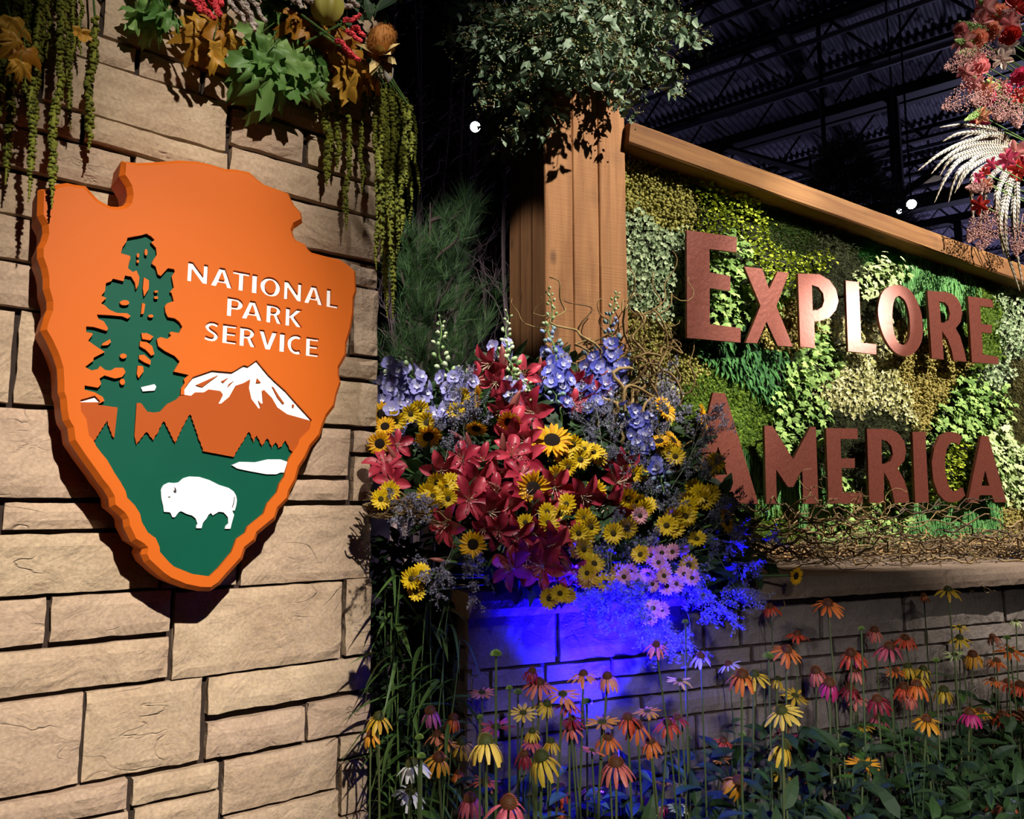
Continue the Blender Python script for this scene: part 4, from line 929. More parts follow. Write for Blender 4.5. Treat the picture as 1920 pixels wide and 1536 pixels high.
# delphinium
b = ringm(petal_t(.05, 1.0, .5, lambda t: (t ** .8, .5 * t - .12 * t * t), 4, 4, .35, .35, .6), 5, .1, .1); 
for i in range(len(b.t)): b.t[i] = b.t[i] * .35
fx = ringm(petal_t(.0, .42, .22, lambda t: (t, .55 * t), 3, 2, .5, .3, .6), 4, .2, .1); b.add(np.vstack(fx.v), np.vstack(fx.f[4]), 1.0)
del_f = b.mesh('floret', DELF, True); del_fp = b.mesh('floret', DELP, True)
del_b = B().tube([(0, 0, 0), (0, 0, .25), (0, 0, .6), (0, 0, .9), (0, 0, 1.1)], [.06, .3, .4, .28, .05], 6).mesh('bud', DBUD, True)
del_bb = B().tube([(0, 0, 0), (0, 0, .25), (0, 0, .6), (0, 0, .9), (0, 0, 1.1)], [.06, .3, .4, .28, .05], 6).mesh('bud', DBUDB, True)
# sea lavender spray (unit height)
def spray(seed, dense=1.0):
    r = random.Random(seed); bs = B(); P = []
    def br(p, d, L, lev):
        q = [np.array(p)]; dd = np.array(d)
        for i in range(4):
            dd = dd + np.array([r.uniform(-.18, .18) for _ in range(3)]); dd /= np.linalg.norm(dd); q.append(q[-1] + dd * L / 4)
        bs.tube(q, [.006 / (lev + 1)] * 5, 3, cap=False)
        if lev < 3:
            for k in range(int((5, 5, 4)[lev])):
                i = r.randint(1, 4); a = r.uniform(0, 2 * PI); e = np.array([math.cos(a), math.sin(a), r.uniform(.2, .9)]) + dd * .7; e /= np.linalg.norm(e)
                br(q[i], e, L * r.uniform(.42, .62), lev + 1)
        if lev >= 2:
            for i in range(1, 5):
                for _ in range(int(3 * dense)): P.append(q[i] + np.array([r.gauss(0, .012) for _ in range(3)]))
    br((0, 0, 0), (0, 0, 1), .62, 0)
    P = np.array(P); k = len(P)
    bf = B(); out = rng.normal(0, 1, (k, 3)) + np.array([0, 0, .4])
    bf.scatter(flo4, frames(np.cross(out, rng.normal(0, 1, (k, 3))), out) * rnd(k, .008, .016)[:, None, None], P, rnd(k, 0, 1))
    return bs.mesh('stems', CASPS), bf.mesh('florets', CASP)
SPR = [spray(i) for i in range(4)]

def path(p0, p1, wig, n=26, curl=2.0, seed=0, sag=0):
    r = random.Random(seed); p0 = np.array(p0); p1 = np.array(p1); d = p1 - p0; L = np.linalg.norm(d) + 1e-6
    ph = [r.uniform(0, 6.3) for _ in range(6)]; t = np.linspace(0, 1, n)[:, None]
    e1 = np.cross(d / L, [.3, .2, 1.0]); e1 /= np.linalg.norm(e1); e2 = np.cross(d / L, e1)
    env = np.sin(PI * t) ** .5
    w_ = (np.sin(t * PI * 2 * curl + ph[0]) + .6 * np.sin(t * PI * 2 * curl * 2.3 + ph[1])) * e1 + (np.sin(t * PI * 2 * curl * 1.1 + ph[2]) + .5 * np.sin(t * PI * 2 * curl * 2.7 + ph[3])) * e2
    q = p0 + d * t + w_ * wig * env; q[:, 2] -= (sag * np.sin(PI * t))[:, 0]
    return q

# ------------------------------------------------------------------ flower arrangement on the ledge
def aoff(px, py):
    base = np.interp(py, [520, 640, 760, 880, 980, 1080, 1200], [.20, .28, .44, .62, .78, .88, .84])
    edge = np.interp(px, [690, 800, 900, 1200, 1350, 1460], [-.05, 0, .03, .02, -.06, -.12])
    return float(base + edge)
AC = PR.w(PR.sz(1080, 1000, .45)[0], .36, LEDGE_Z)
def A(px, py, d=0): return PR.at(px, py, aoff(px, py) + d)
tocam = lambda p: (CAM - p).normalized()
def root_pt(p):                                      # where a cut stem enters the planter
    q = p.lerp(AC, .62); q.z = min(q.z, max(LEDGE_Z + .06, p.z - .05)); return q
def add_stem(root, p, nrm, me):
    s = p - Vector(nrm).normalized() * .005; e = root_pt(p); d = s - e; L = max(d.length, .03)
    part('stem', me, root, Matrix.Translation(s - root.location) @ d.to_track_quat('Z', 'Y').to_matrix().to_4x4() @ Matrix.Diagonal((1, 1, L, 1)))
def flower(name, label, cat, px, py, size, nrm, parts, group=None, stem=None, d=0, spin=None, pos=None):
    p = pos if pos is not None else A(px, py, d); Y = p.y; R = size / 2 * Y / FPX
    base = root_pt(p) if pos is None else p
    root = thing(name, label, cat, base, 0, group)
    M = facing(p - base, nrm, random.uniform(0, 6.28) if spin is None else spin, R)
    made = {}
    for nm, me, mm in parts:
        up_ = made.get({'anthers': 'stamens', 'sepals': 'calyx'}.get(nm))
        made[nm] = part(nm, me, up_) if up_ else part(nm, me, root, M @ mm if mm is not None else M)
    if stem: add_stem(root, p, nrm, stem)
    return root
def look(px, py, up=.15, side=0, jit=.45):
    p = A(px, py); v = tocam(p) + Vector((random.gauss(0, jit) + side, random.gauss(0, jit * .5), random.gauss(0, jit) + up)); return v.normalized()
# planter box and green filler
pl = thing('planter', 'low dark planter box buried under the flower arrangement on the ledge', 'planter', PR.w(PR.sz(1090, 1000, .4)[0], .0, LEDGE_Z), PR.ang)
b = B()
for x0, x1, y0, y1 in ((-.42, .42, -.60, -.575), (-.42, .42, -.16, -.135), (-.42, -.395, -.575, -.16), (.395, .42, -.575, -.16)): b.box(x0, x1, y0, y1, .001, .11)
part('box', b.mesh('box', mat('planter', srgb(30, 34, 26), rough=.8)), pl); part('floral_foam', B().box(-.394, .394, -.574, -.161, .001, .15).mesh('floral_foam', mat('foam', srgb(40, 56, 34), rough=.95)), pl)
poly = [(700, 720), (760, 715), (840, 740), (900, 690), (1040, 670), (1170, 700), (1290, 800), (1330, 900), (1420, 1000), (1430, 1060), (1360, 1120), (1240, 1110), (1060, 1105), (900, 1060), (830, 990), (700, 960)]
def inside(x, y, pl_):
    c = False
    for i in range(len(pl_)):
        (x1, y1), (x2, y2) = pl_[i], pl_[i - 1]
        if (y1 > y) != (y2 > y) and x < (x2 - x1) * (y - y1) / (y2 - y1) + x1: c = not c
    return c
P = []
while len(P) < 3000:
    x, y = random.uniform(690, 1440), random.uniform(660, 1125)
    q_ = A(x, y, -random.uniform(.05, .2))
    if inside(x, y, poly) and PL.d.dot(q_ - PL.A) > s_r + .07: P.append(q_)
P = np.array(P); k = len(P); Yv = np.stack([rnd(k, -1, 1), rnd(k, -1.1, .2), rnd(k, -.7, .9)], -1)
b = B().scatter(leaf_t(.24, 3, .2, .3), frames(Yv, rng.normal(0, .5, (k, 3)) + np.array([0, -.6, 1])) * rnd(k, .05, .10)[:, None, None], P, rnd(k, 0, 1))
tag(part('arrangement_greenery', b.mesh('arrangement_greenery', LEAF)), 'dark green leaves filling the gaps between the arranged flowers', 'foliage', kind='stuff')
SUN = [(897, 745, 44, (-1.2, -.3, 0)), (803, 818, 46, (.2, -.6, -.55)), (893, 803, 38, (-.1, -.5, -.8)), (1035, 826, 66, (0, -.8, .55)), (1000, 916, 58, (-.25, -1, -.1)), (887, 1021, 44, (0, -1, .05)), (717, 777, 44, (.2, -1, .2)), (1246, 768, 48, (.55, -.6, .3)),
       (1316, 785, 50, (1.1, -.45, .1)), (1361, 976, 46, (.9, -.7, .2)), (712, 832, 40, (.1, -1, -.2)), (955, 792, 40, (-.2, -.8, -.5)), (1492, 1080, 30, (.5, -.8, -.2)), (722, 800, 36, (0, -1, .4)), (1262, 826, 38, (.7, -.5, .6)), (1236, 828, 36, (-.2, -.6, .8))]
MU = [(1075, 833), (1095, 842), (1056, 856), (1113, 848), (1088, 862), (1066, 876), (1044, 893), (1122, 857), (1062, 946), (1026, 960), (1052, 963), (1028, 981), (820, 905), (836, 914), (812, 930), (846, 904), (801, 926), (826, 928), (808, 950), (840, 935),
      (731, 920), (714, 936), (1194, 940), (1207, 955), (1190, 960), (1178, 934), (1215, 948), (1096, 973), (1107, 988), (1085, 1000), (1096, 1008), (1083, 1028), (1094, 1030), (1117, 920), (1114, 1057), (1101, 1075), (1159, 1070), (1135, 1093), (1064, 1115), (1050, 1113),
      (1201, 1040), (1292, 1060), (1030, 1122), (1307, 1011), (1265, 990), (1261, 971), (1250, 986), (1285, 968), (1312, 927), (1288, 937), (1301, 915), (1293, 951), (1332, 926), (1322, 938), (1340, 867), (1331, 879), (1186, 889), (1197, 887), (770, 776), (786, 768),
      (866, 745), (728, 800), (742, 790), (855, 772), (800, 792), (1255, 846), (1266, 856), (1243, 838), (1100, 1085), (772, 1085), (790, 1075), (780, 1110), (1175, 990), (1150, 1000), (985, 980)]
LIL = [(925, 680, 78), (885, 713, 66), (930, 716, 60), (984, 705, 72), (1021, 702, 58), (959, 738, 62), (942, 769, 58), (1002, 775, 98), (968, 800, 80), (1076, 708, 52), (1098, 725, 62), (1118, 742, 70), (1073, 755, 50),
       (828, 882, 78), (868, 866, 80), (907, 864, 66), (958, 856, 80), (992, 866, 84), (960, 815, 80), (992, 830, 74), (894, 905, 84), (942, 885, 66), (742, 836, 62), (722, 880, 84), (735, 905, 70), (878, 938, 88), (842, 984, 84),
       (935, 998, 70), (908, 990, 50), (985, 932, 80), (1010, 958, 74), (955, 950, 84), (1039, 914, 78), (1019, 937, 66), (1090, 930, 84), (1026, 1024, 90), (1060, 1010, 80), (1019, 1062, 92), (964, 1068, 86), (1040, 1090, 72), (1077, 1070, 64),
       (1145, 940, 98), (1156, 906, 74), (1163, 876, 80), (915, 960, 80), (970, 1010, 78), (985, 1040, 70), (930, 925, 70), (1000, 1000, 70), (975, 895, 74)]
def lily_parts():
    return [('petal', lil_p[k % 3], RZ(k * PI / 3 + random.uniform(-.08, .08)) @ Matrix.Scale(random.uniform(.92, 1.06), 4)) for k in range(6)] + [('stamens', lil_s, None), ('anthers', lil_a, None)]
for x, y, s in LIL:
    if y < 790: lb, g = 'open coral pink lily high in the arrangement near the cedar post', 'lilies at the top of the arrangement'
    elif x < 780: lb, g = 'dark red lily beside the edge of the tan stone wall', 'lilies beside the tan wall'
    elif x > 1130: lb, g = 'crimson lily among dark blue sprays and yellow daisies', 'lilies among the blue sprays'
    elif y > 1000: lb, g = 'deep red lily hanging low over the ledge edge', 'lilies hanging over the ledge'
    else:
        ds = min(math.hypot(x - a, y - c) for a, c, *_ in SUN); dm = min(math.hypot(x - a, y - c) for a, c in MU)
        lb = 'deep coral red lily ' + ('touching a golden sunflower' if ds < 48 else 'with yellow daisies at its petals' if dm < 46 else 'growing under the open bright lilies of the arrangement' if y < 900 else 'surrounded by other lilies in the thick of the arrangement'); g = lb
    flower('lily', lb, 'lily', x, y, s * 1.12, look(x, y, .1 if y < 900 else -.1, (x - 1000) / 900, .5), lily_parts(), g, sm_mid)
for x, y, L, ang in [(944, 676, 62, 5), (963, 757, 58, -25), (880, 835, 52, 15), (860, 822, 46, 50), (943, 836, 50, 0), (886, 884, 46, 20), (1013, 690, 44, 0), (1124, 710, 46, -45), (1017, 940, 42, 5), (1060, 1062, 34, 40), (930, 912, 34, 60), (1062, 1058, 36, 30), (1040, 1105, 40, -70), (735, 850, 40, 30), (820, 1050, 30, 80)]:
    p = A(x, y, .03); R = L * p.y / FPX; root = thing('lily_bud', 'closed brownish pink lily bud standing among the open lilies', 'flower bud', root_pt(p), 0, 'closed lily buds')
    dirv = Vector((-math.sin(math.radians(ang)), -.35, math.cos(math.radians(ang)))); q = p - dirv.normalized() * R / 2
    part('bud', lily_bud, root, facing(q - root.location, dirv, random.random() * 6, R)); add_stem(root, q, dirv, sm_mid)
for x, y, s, n in SUN:
    lb = 'golden sunflower with a dark centre ' + ('beside large letter A' if x > 1200 and y < 900 else 'at the edge of the tan stone wall' if x < 760 else 'drooping towards the ledge edge' if y > 950 else 'among the coral lilies')
    flower('sunflower', lb, 'sunflower', x, y, s * 1.18, n, [('petals', sun_p, None), ('disc', sun_d, None), ('calyx', bk, None), ('sepals', sun_c, None)], lb, sm_mid, .05)
for x, y in MU:
    lb = 'small yellow daisy mum ' + ('below large letter A' if x > 1230 else 'lit purple above the blue wall' if y > 1030 and x > 1080 else 'near the edge of the tan stone wall' if x < 860 else 'beside a large sunflower' if min(math.hypot(x - a, y - c) for a, c, *_ in SUN) < 75 else 'pressed against a red lily' if min(math.hypot(x - a, y - c) for a, c, *_ in LIL) < 48 else 'in a clump between lilies and blue sprays')
    flower('yellow_daisy', lb, 'daisy', x, y, random.uniform(36, 45), look(x, y, .15, 0, .35), [('petals', mum_p, None), ('disc', mum_d, None)], lb, sm_thin, random.uniform(.02, .06))
for x, y in [(1196, 1091), (1223, 1095), (1215, 1077), (1245, 1080), (1250, 1099), (1267, 1095), (1221, 1042), (1241, 1037), (1261, 1035), (1278, 1030), (1283, 1077), (1298, 1084), (1243, 1066), (1200, 967), (1225, 1141), (1241, 1143), (1218, 1159), (1170, 1082), (1183, 1072), (1235, 1055)]:
    lb = 'pale pink daisy mum ' + ('hanging alone below the arrangement' if y > 1120 else 'in the purple-lit cluster')
    flower('pink_daisy', lb, 'daisy', x, y, random.uniform(31, 37), look(x, y, 0, 0, .3), [('petals', mum_pp, None), ('disc', mum_d, None)], lb, sm_thin, random.uniform(.04, .08))
# delphinium spikes: base, tip, pale?, share of open florets
DEL = [((850, 790), (824, 596), 1, .45), ((770, 810), (718, 672), 1, .85), ((805, 800), (752, 660), 1, .7), ((962, 760), (949, 584), 1, .25), ((1052, 770), (1028, 538), 0, .38), ((1110, 780), (1157, 548), 0, .55), ((1190, 790), (1246, 925), 0, .75), ((1215, 800), (1170, 770), 0, .9),
       ((745, 830), (712, 700), 1, .9), ((1040, 660), (1042, 752), 0, .8), ((1090, 760), (1178, 668), 0, .9), ((880, 760), (860, 690), 1, .8), ((930, 650), (1000, 750), 1, .2), ((1120, 730), (1108, 655), 0, .9), ((780, 760), (735, 690), 1, .95)]
for i, (bp, tp, pale, fr) in enumerate(DEL):
    a = A(*bp, -.02); c = A(*tp, .06)
    lb = ('pale lavender delphinium spike rising near the tan wall' if bp[0] < 900 else 'greenish white delphinium spike in front of the post') if pale else ('blue delphinium spike drooping over the lilies' if tp[1] > bp[1] else 'blue delphinium spike with green tip in front of the cedar post')
    root = thing('delphinium', lb, 'delphinium', root_pt(a), 0, lb)
    pts = path(np.array(a - root.location), np.array(c - root.location), .012, 16, 1.2, i); pts = np.vstack([[0, 0, 0], pts])
    part('stem', B().tube(pts, np.linspace(.005, .0018, len(pts)), 5).mesh('stem', STEM), root)
    L = (c - a).length; n = int(L / .0095); R0 = .025
    for k in range(n):
        f = (k + .5) / n; q = Vector(pts[1 + min(14, int(f * 15))]).lerp(Vector(pts[2 + min(14, int(f * 15))] if 2 + int(f * 15) < len(pts) else pts[-1]), (f * 15) % 1)
        an = k * 2.4 + i; ax = (c - a).normalized(); u = ax.cross(Vector((.2, 1, .1))).normalized(); v = ax.cross(u)
        dv = u * math.cos(an) + v * math.sin(an)
        if f < fr:
            o_ = q + dv * random.uniform(.018, .03); part('floret', del_fp if pale else del_f, root, facing(o_, dv + ax * .15 + Vector((0, -.5, 0)), random.random() * 6, R0 * random.uniform(.8, 1.1)))
        else:
            g = 1 - (f - fr) / (1.02 - fr); o_ = q + dv * (.004 + .016 * g); part('bud', (del_bb if (f - fr) < .25 and not pale else del_b), root, facing(o_, dv + ax * .9, 0, .010 + .012 * g))
# sea lavender sprays
CAS = [((830, 880), (845, 745), 1), ((810, 870), (800, 780), 1), ((870, 880), (890, 770), 1), ((860, 800), (862, 700), .8), ((1130, 840), (1128, 720), 1), ((1160, 870), (1165, 760), 1), ((1110, 860), (1090, 770), .9), ((1170, 930), (1180, 830), 1), ((1230, 900), (1300, 700), .55), ((1250, 930), (1335, 800), .6),
       ((1250, 980), (1310, 890), .8), ((1250, 930), (1220, 820), 1), ((1280, 1010), (1350, 930), .8), ((1310, 1020), (1400, 960), .8), ((1350, 1040), (1440, 1010), 1), ((1150, 1020), (1120, 1100), 1.1), ((1140, 1030), (1160, 1165), 1.2), ((1230, 1040), (1290, 1190), 1.3), ((1250, 1050), (1240, 1205), 1.2),
       ((1300, 1040), (1340, 1170), 1.2), ((1340, 1030), (1390, 1150), 1.2), ((1370, 1040), (1430, 1120), 1.1), ((1180, 1010), (1190, 960), 1), ((1230, 1000), (1260, 900), 1), ((1160, 1010), (1140, 960), 1), ((850, 1020), (845, 1110), 1), ((860, 1030), (890, 1120), .9), ((760, 930), (770, 985), 1), ((1220, 970), (1235, 880), 1),
       ((1200, 1060), (1170, 1190), 1.1), ((1290, 1060), (1310, 1200), 1.1), ((1110, 1050), (1080, 1130), 1), ((1150, 900), (1130, 840), 1), ((1210, 1030), (1320, 1080), 1.2), ((1260, 1010), (1180, 1080), 1.1), ((1300, 980), (1370, 1040), 1.1), ((740, 960), (720, 920), .8)]
for i, (bp, tp, s) in enumerate(CAS):
    a = A(*bp, 0); c = A(*tp, .08); dv = c - a; L = dv.length
    lb = (('sea lavender spray hanging lowest before the blue-lit stones' if tp[1] > 1160 else 'sea lavender spray glowing blue at the bare end of the ledge' if tp[0] > 1330 else 'sea lavender spray glowing blue around the pale pink daisies') if tp[1] > 1020 and tp[0] > 1050 else 'grey sea lavender spray near the tan wall' if bp[0] < 900 else 'sea lavender spray in front of large letter A' if bp[0] > 1220 else 'sea lavender spray beside the blue delphiniums')
    root = thing('sea_lavender', lb, 'sea lavender', root_pt(a), 0, lb)
    M = facing(a - root.location, dv, random.random() * 6, 1) @ Matrix.Diagonal((L * s * 1.0, L * s * 1.0, L * 1.05, 1))
    st, fl = SPR[i % 4]; part('stems', st, root, M); part('florets', fl, root, M); add_stem(root, a, dv, sm_thin)
# curly willow rising round the post
WI = [((1150, 800), (1030, 520), .05), ((1160, 790), (1180, 500), .05), ((1180, 800), (1290, 520), .05), ((1170, 820), (1230, 560), .06), ((1190, 830), (1210, 600), .06), ((1200, 840), (1300, 650), .05), ((1120, 780), (960, 560), .04), ((1180, 760), (1060, 560), .06), ((1210, 830), (1260, 470), .035), ((1200, 800), (1190, 540), .06),
      ((1130, 760), (1150, 600), .06), ((1220, 850), (1250, 640), .05), ((1090, 740), (1130, 560), .05), ((1230, 860), (1320, 900), .03), ((1220, 880), (1330, 860), .04), ((1210, 870), (1310, 840), .04), ((1240, 880), (1340, 890), .04), ((1185, 815), (1275, 600), .05), ((1180, 790), (1225, 510), .05), ((1205, 830), (1165, 660), .05)]
for i, (bp, tp, wg) in enumerate(WI):
    a = A(*bp, -.04); c = PR.at(*tp, random.uniform(.16, .30)); lb = 'curly pale willow branch twisting up between post and moss panel' if tp[1] < 700 else 'brown willow twig tangled beside large letter A'
    root = thing('willow_branch', lb, 'branch', root_pt(a), 0, lb)
    q = path(np.array(a - root.location), np.array(c - root.location), wg, 40, random.uniform(1.4, 2.6), i + 50); q = np.vstack([[0, 0, 0], q])
    bk_ = part('bark', B().tube(q, np.linspace(.007, .0018, len(q)) * random.uniform(.7, 1.15), 5).mesh('bark', WIL, True), root)
    for j in range(2):
        k = random.randint(12, 30); e = q[k] + rng.normal(0, .07, 3) + np.array([0, 0, .06]); w2 = path(q[k], e, .02, 16, 1.8, i * 7 + j)
        part('twig', B().tube(w2, np.linspace(.0022, .0009, len(w2)), 4).mesh('twig', WIL), root)
# willow tangle on the ledge
b = B()
for i in range(160):
    s0 = random.uniform(PR.sz(1400, 1000, .3)[0], PR.sz(1950, 1000, .2)[0]); L = random.uniform(.25, .75); off = random.uniform(.08, .62)
    zc = LEDGE_Z + .006 + abs(random.gauss(0, .075)); z2 = max(LEDGE_Z + .008, zc + random.gauss(0, .04))
    q = path(PR.w(s0 - L / 2, off, zc + .01), PR.w(s0 + L / 2, min(.66, max(.07, off + random.gauss(0, .12))), z2 + .01), random.uniform(.012, .03), 26, random.uniform(1.5, 3.2), i)
    q[:, 2] = np.maximum(q[:, 2], LEDGE_Z + .005)
    b.tube(q, np.linspace(1, .45, len(q)) * random.uniform(.0016, .0054), 4, random.random(), cap=False)
tag(part('willow_tangle', b.mesh('willow_tangle', WILD)), 'tangle of brown curly willow twigs lying along the ledge', 'twigs', kind='stuff')
LW = [((1440, 1010), (1640, 960), .03), ((1500, 1000), (1740, 945), .035), ((1600, 985), (1800, 955), .03), ((1560, 1000), (1700, 920), .035), ((1480, 990), (1520, 880), .03), ((1450, 1000), (1560, 935), .03), ((1650, 1000), (1580, 910), .025), ((1700, 1010), (1900, 1000), .03), ((1780, 1020), (1940, 985), .03), ((1430, 1040), (1470, 1160), .02), ((1440, 1050), (1445, 1180), .02), ((1700, 1060), (1860, 1110), .02), ((1600, 1050), (1745, 1130), .02)]
for i, (bp, tp, wg) in enumerate(LW):
    a = PR.w(PR.sz(*bp, .4)[0], .4, max(LEDGE_Z + .02, PR.at(*bp, .4).z)); c = PR.at(*tp, .3 if tp[1] < 1040 else .74)
    lb = 'light willow twig reaching up in front of the lower word' if tp[1] < 1040 else 'thin willow twig hanging over the ledge front'
    root = thing('willow_twig', lb, 'branch', a, 0, lb); q = path((0, 0, 0), np.array(c - a), wg, 36, random.uniform(1.2, 2.4), i + 90)
    bk_ = part('bark', B().tube(q, np.linspace(.004, .0012, len(q)), 5).mesh('bark', WIL, True), root)
    k = random.randint(12, 26); w2 = path(q[k], q[k] + rng.normal(0, .06, 3) + np.array([.05, 0, .03]), .015, 14, 1.6, i)
    part('twig', B().tube(w2, np.linspace(.002, .0009, len(w2)), 4).mesh('twig', WIL), root)
# bird-nest of vine at the wall end
b = B()
for i in range(26):
    q = path(A(690 + random.uniform(-10, 15), 945 + random.uniform(-25, 25), -.02), A(820 + random.uniform(-25, 30), 955 + random.uniform(-12, 30), random.uniform(-.05, .06)), .012, 22, random.uniform(1, 2), i + 300)
    b.tube(q, random.uniform(.0015, .003), 4, random.random(), cap=False)
tag(part('vine_tangle', b.mesh('vine_tangle', WILD)), 'bundle of dry brown vines beside the tan stone wall', 'twigs', kind='stuff')
# ------------------------------------------------------------------ flower bed
bed = B(); nx, ny = 30, 18
bs0, bs1 = sb0 - .55, sb1
V = [PR.w(bs0 + (bs1 - bs0) * i / nx, BASE_OFF + .005 + j / ny * 1.5, .03 + .05 * (noise.noise(Vector((i * .7, j * .9, 0))) + .6) * (1 if 0 < j < ny else 0)) for i in range(nx + 1) for j in range(ny + 1)]
tag(part('flower_bed_soil', bed.add(V, np.array([(i * (ny + 1) + j, (i + 1) * (ny + 1) + j, (i + 1) * (ny + 1) + j + 1, i * (ny + 1) + j + 1) for i in range(nx) for j in range(ny)])).mesh('flower_bed_soil', SOIL)), kind='structure')
# uplight
up = thing('uplight', 'small black floor lamp shining blue from among the flowers', 'lamp', (BLUE_AT.x, BLUE_AT.y, 0), 0)
dv = (_ue - BLUE_AT).normalized(); Mx = facing(Vector((0, 0, BLUE_AT.z)), dv, 0, 1)
part('housing', B().tube([(0, 0, -.16), (0, 0, -.13), (0, 0, -.03), (0, 0, .03)], [.03, .05, .055, .06], 16, cap=False).mesh('housing', mat('black_lamp', srgb(16, 16, 18), rough=.5)), up, Mx)
part('lens', B().add(*dome(.05, .006, 16, 2, .0)).mesh('lens', mat('blue_lens', (.03, .03, 1, 1), rough=.3, emit=6)), up, Mx @ Matrix.Translation((0, 0, -.02)))
part('bracket', B().tube([(.06, 0, BLUE_AT.z), (.06, 0, .05), (0, 0, .04), (-.06, 0, .05), (-.06, 0, BLUE_AT.z)], .008, 6).mesh('bracket', MATS['black_lamp']), up)
part('base', B().box(-.09, .09, -.07, .07, .02, .045).mesh('base', MATS['black_lamp']), up)

CCOL = {'yellow': ((216, 184, 60), (196, 150, 36)), 'pale yellow': ((226, 196, 96), (214, 178, 70)), 'golden': ((222, 158, 42), (206, 136, 24)), 'orange': ((224, 122, 54), (208, 98, 34)), 'peach': ((232, 154, 104), (218, 130, 84)), 'salmon': ((218, 124, 106), (200, 100, 92)),
        'rose pink': ((204, 96, 112), (186, 76, 98)), 'purple pink': ((186, 98, 150), (160, 70, 130)), 'magenta': ((206, 52, 126), (176, 36, 104)), 'red orange': ((214, 84, 46), (190, 62, 34)), 'crimson': ((158, 34, 58), (134, 26, 44)), 'white': ((232, 232, 232), (206, 210, 206)),
        'lilac white': ((210, 196, 226), (186, 172, 214)), 'cream green': ((214, 220, 170), (176, 196, 120)), 'rust brown': ((158, 84, 46), (124, 62, 38))}
CM = {k: mat('coneflower_' + k.replace(' ', '_'), srgb(*a), srgb(*c), .5, mode='obj', transl=.2) for k, (a, c) in CCOL.items()}
CONE = mat('coneflower_cone', srgb(80, 46, 18), srgb(196, 92, 30), .7)
CONEG = mat('green_cone', srgb(54, 62, 20), srgb(142, 124, 30), .7)
def cone_mesh(m, r=.30, h=.34, n=120, sp=.055):
    b = B(); b.add(*dome(r * .94, h * .94, 14, 5, -.02), 0.0)
    i = np.arange(n) + .5; ph = np.arccos(1 - i / n); th = PI * (1 + 5 ** .5) * i
    N_ = np.stack([np.cos(th) * np.sin(ph), np.sin(th) * np.sin(ph), np.cos(ph)], -1); P = N_ * np.array([r, r, h]) * .93
    V, F = needles_t(1); T = (np.array([[-.3, -.25, 0], [.3, -.25, 0], [0, .3, 0], [0, 0, 1.0]]), np.array([[0, 1, 3], [1, 2, 3], [2, 0, 3]]))
    X = frames(np.cross(N_, np.array([.3, .2, 1.0])), N_) * sp
    k = len(P); b.scatter(T, X * 1.0, P, np.zeros(k)); tt = b.t[-1].reshape(k, 4); tt[:, 3] = 1
    return b.mesh('cone', m)
cone_b, cone_g = cone_mesh(CONE), cone_mesh(CONEG)
cone_f = cone_mesh(CONEG, .26, .16)
def cpet(droop, m, w=.125, L=1.0, sd=0):
    a0 = droop * 1.25; 
    def cv(t):
        ang = a0 * (.35 + .75 * t); return (t * math.cos(ang * .85), -t * math.sin(ang) * .95 + .05 * math.sin(PI * t))
    V, F = petal_t(.2, L, w, cv, 3, 5, .45, -.5, .6, .03, sd)
    return B().add(V, F).mesh('petal', m)
PET = {}
def cp(col, d, v):
    key = (col, round(d * 4), v)
    if key not in PET: PET[key] = cpet(round(d * 4) / 4, CM[col], (.125, .105, .14)[v], (1.0, .93, 1.05)[v], v)
    return PET[key]
def cstem(r=.0024): return B().tube([(0, 0, 0), (.006, 0, -.3), (-.004, .004, -.65), (0, 0, -1)], [r, r, r * 1.1, r * 1.3], 5).mesh('stem', DSTEM)
CST = [cstem(.0022), cstem(.0028)]
lance = [B().add(*leaf_t(w_, 5, .3, bn, .4)).mesh('leaf', LEAFO) for w_, bn in ((.15, .5), (.12, .8), (.19, .3))]
greenball = cone_mesh(mat('green_spiky_head', srgb(74, 104, 40), srgb(150, 176, 84), .6), .5, .5, 110, .22)
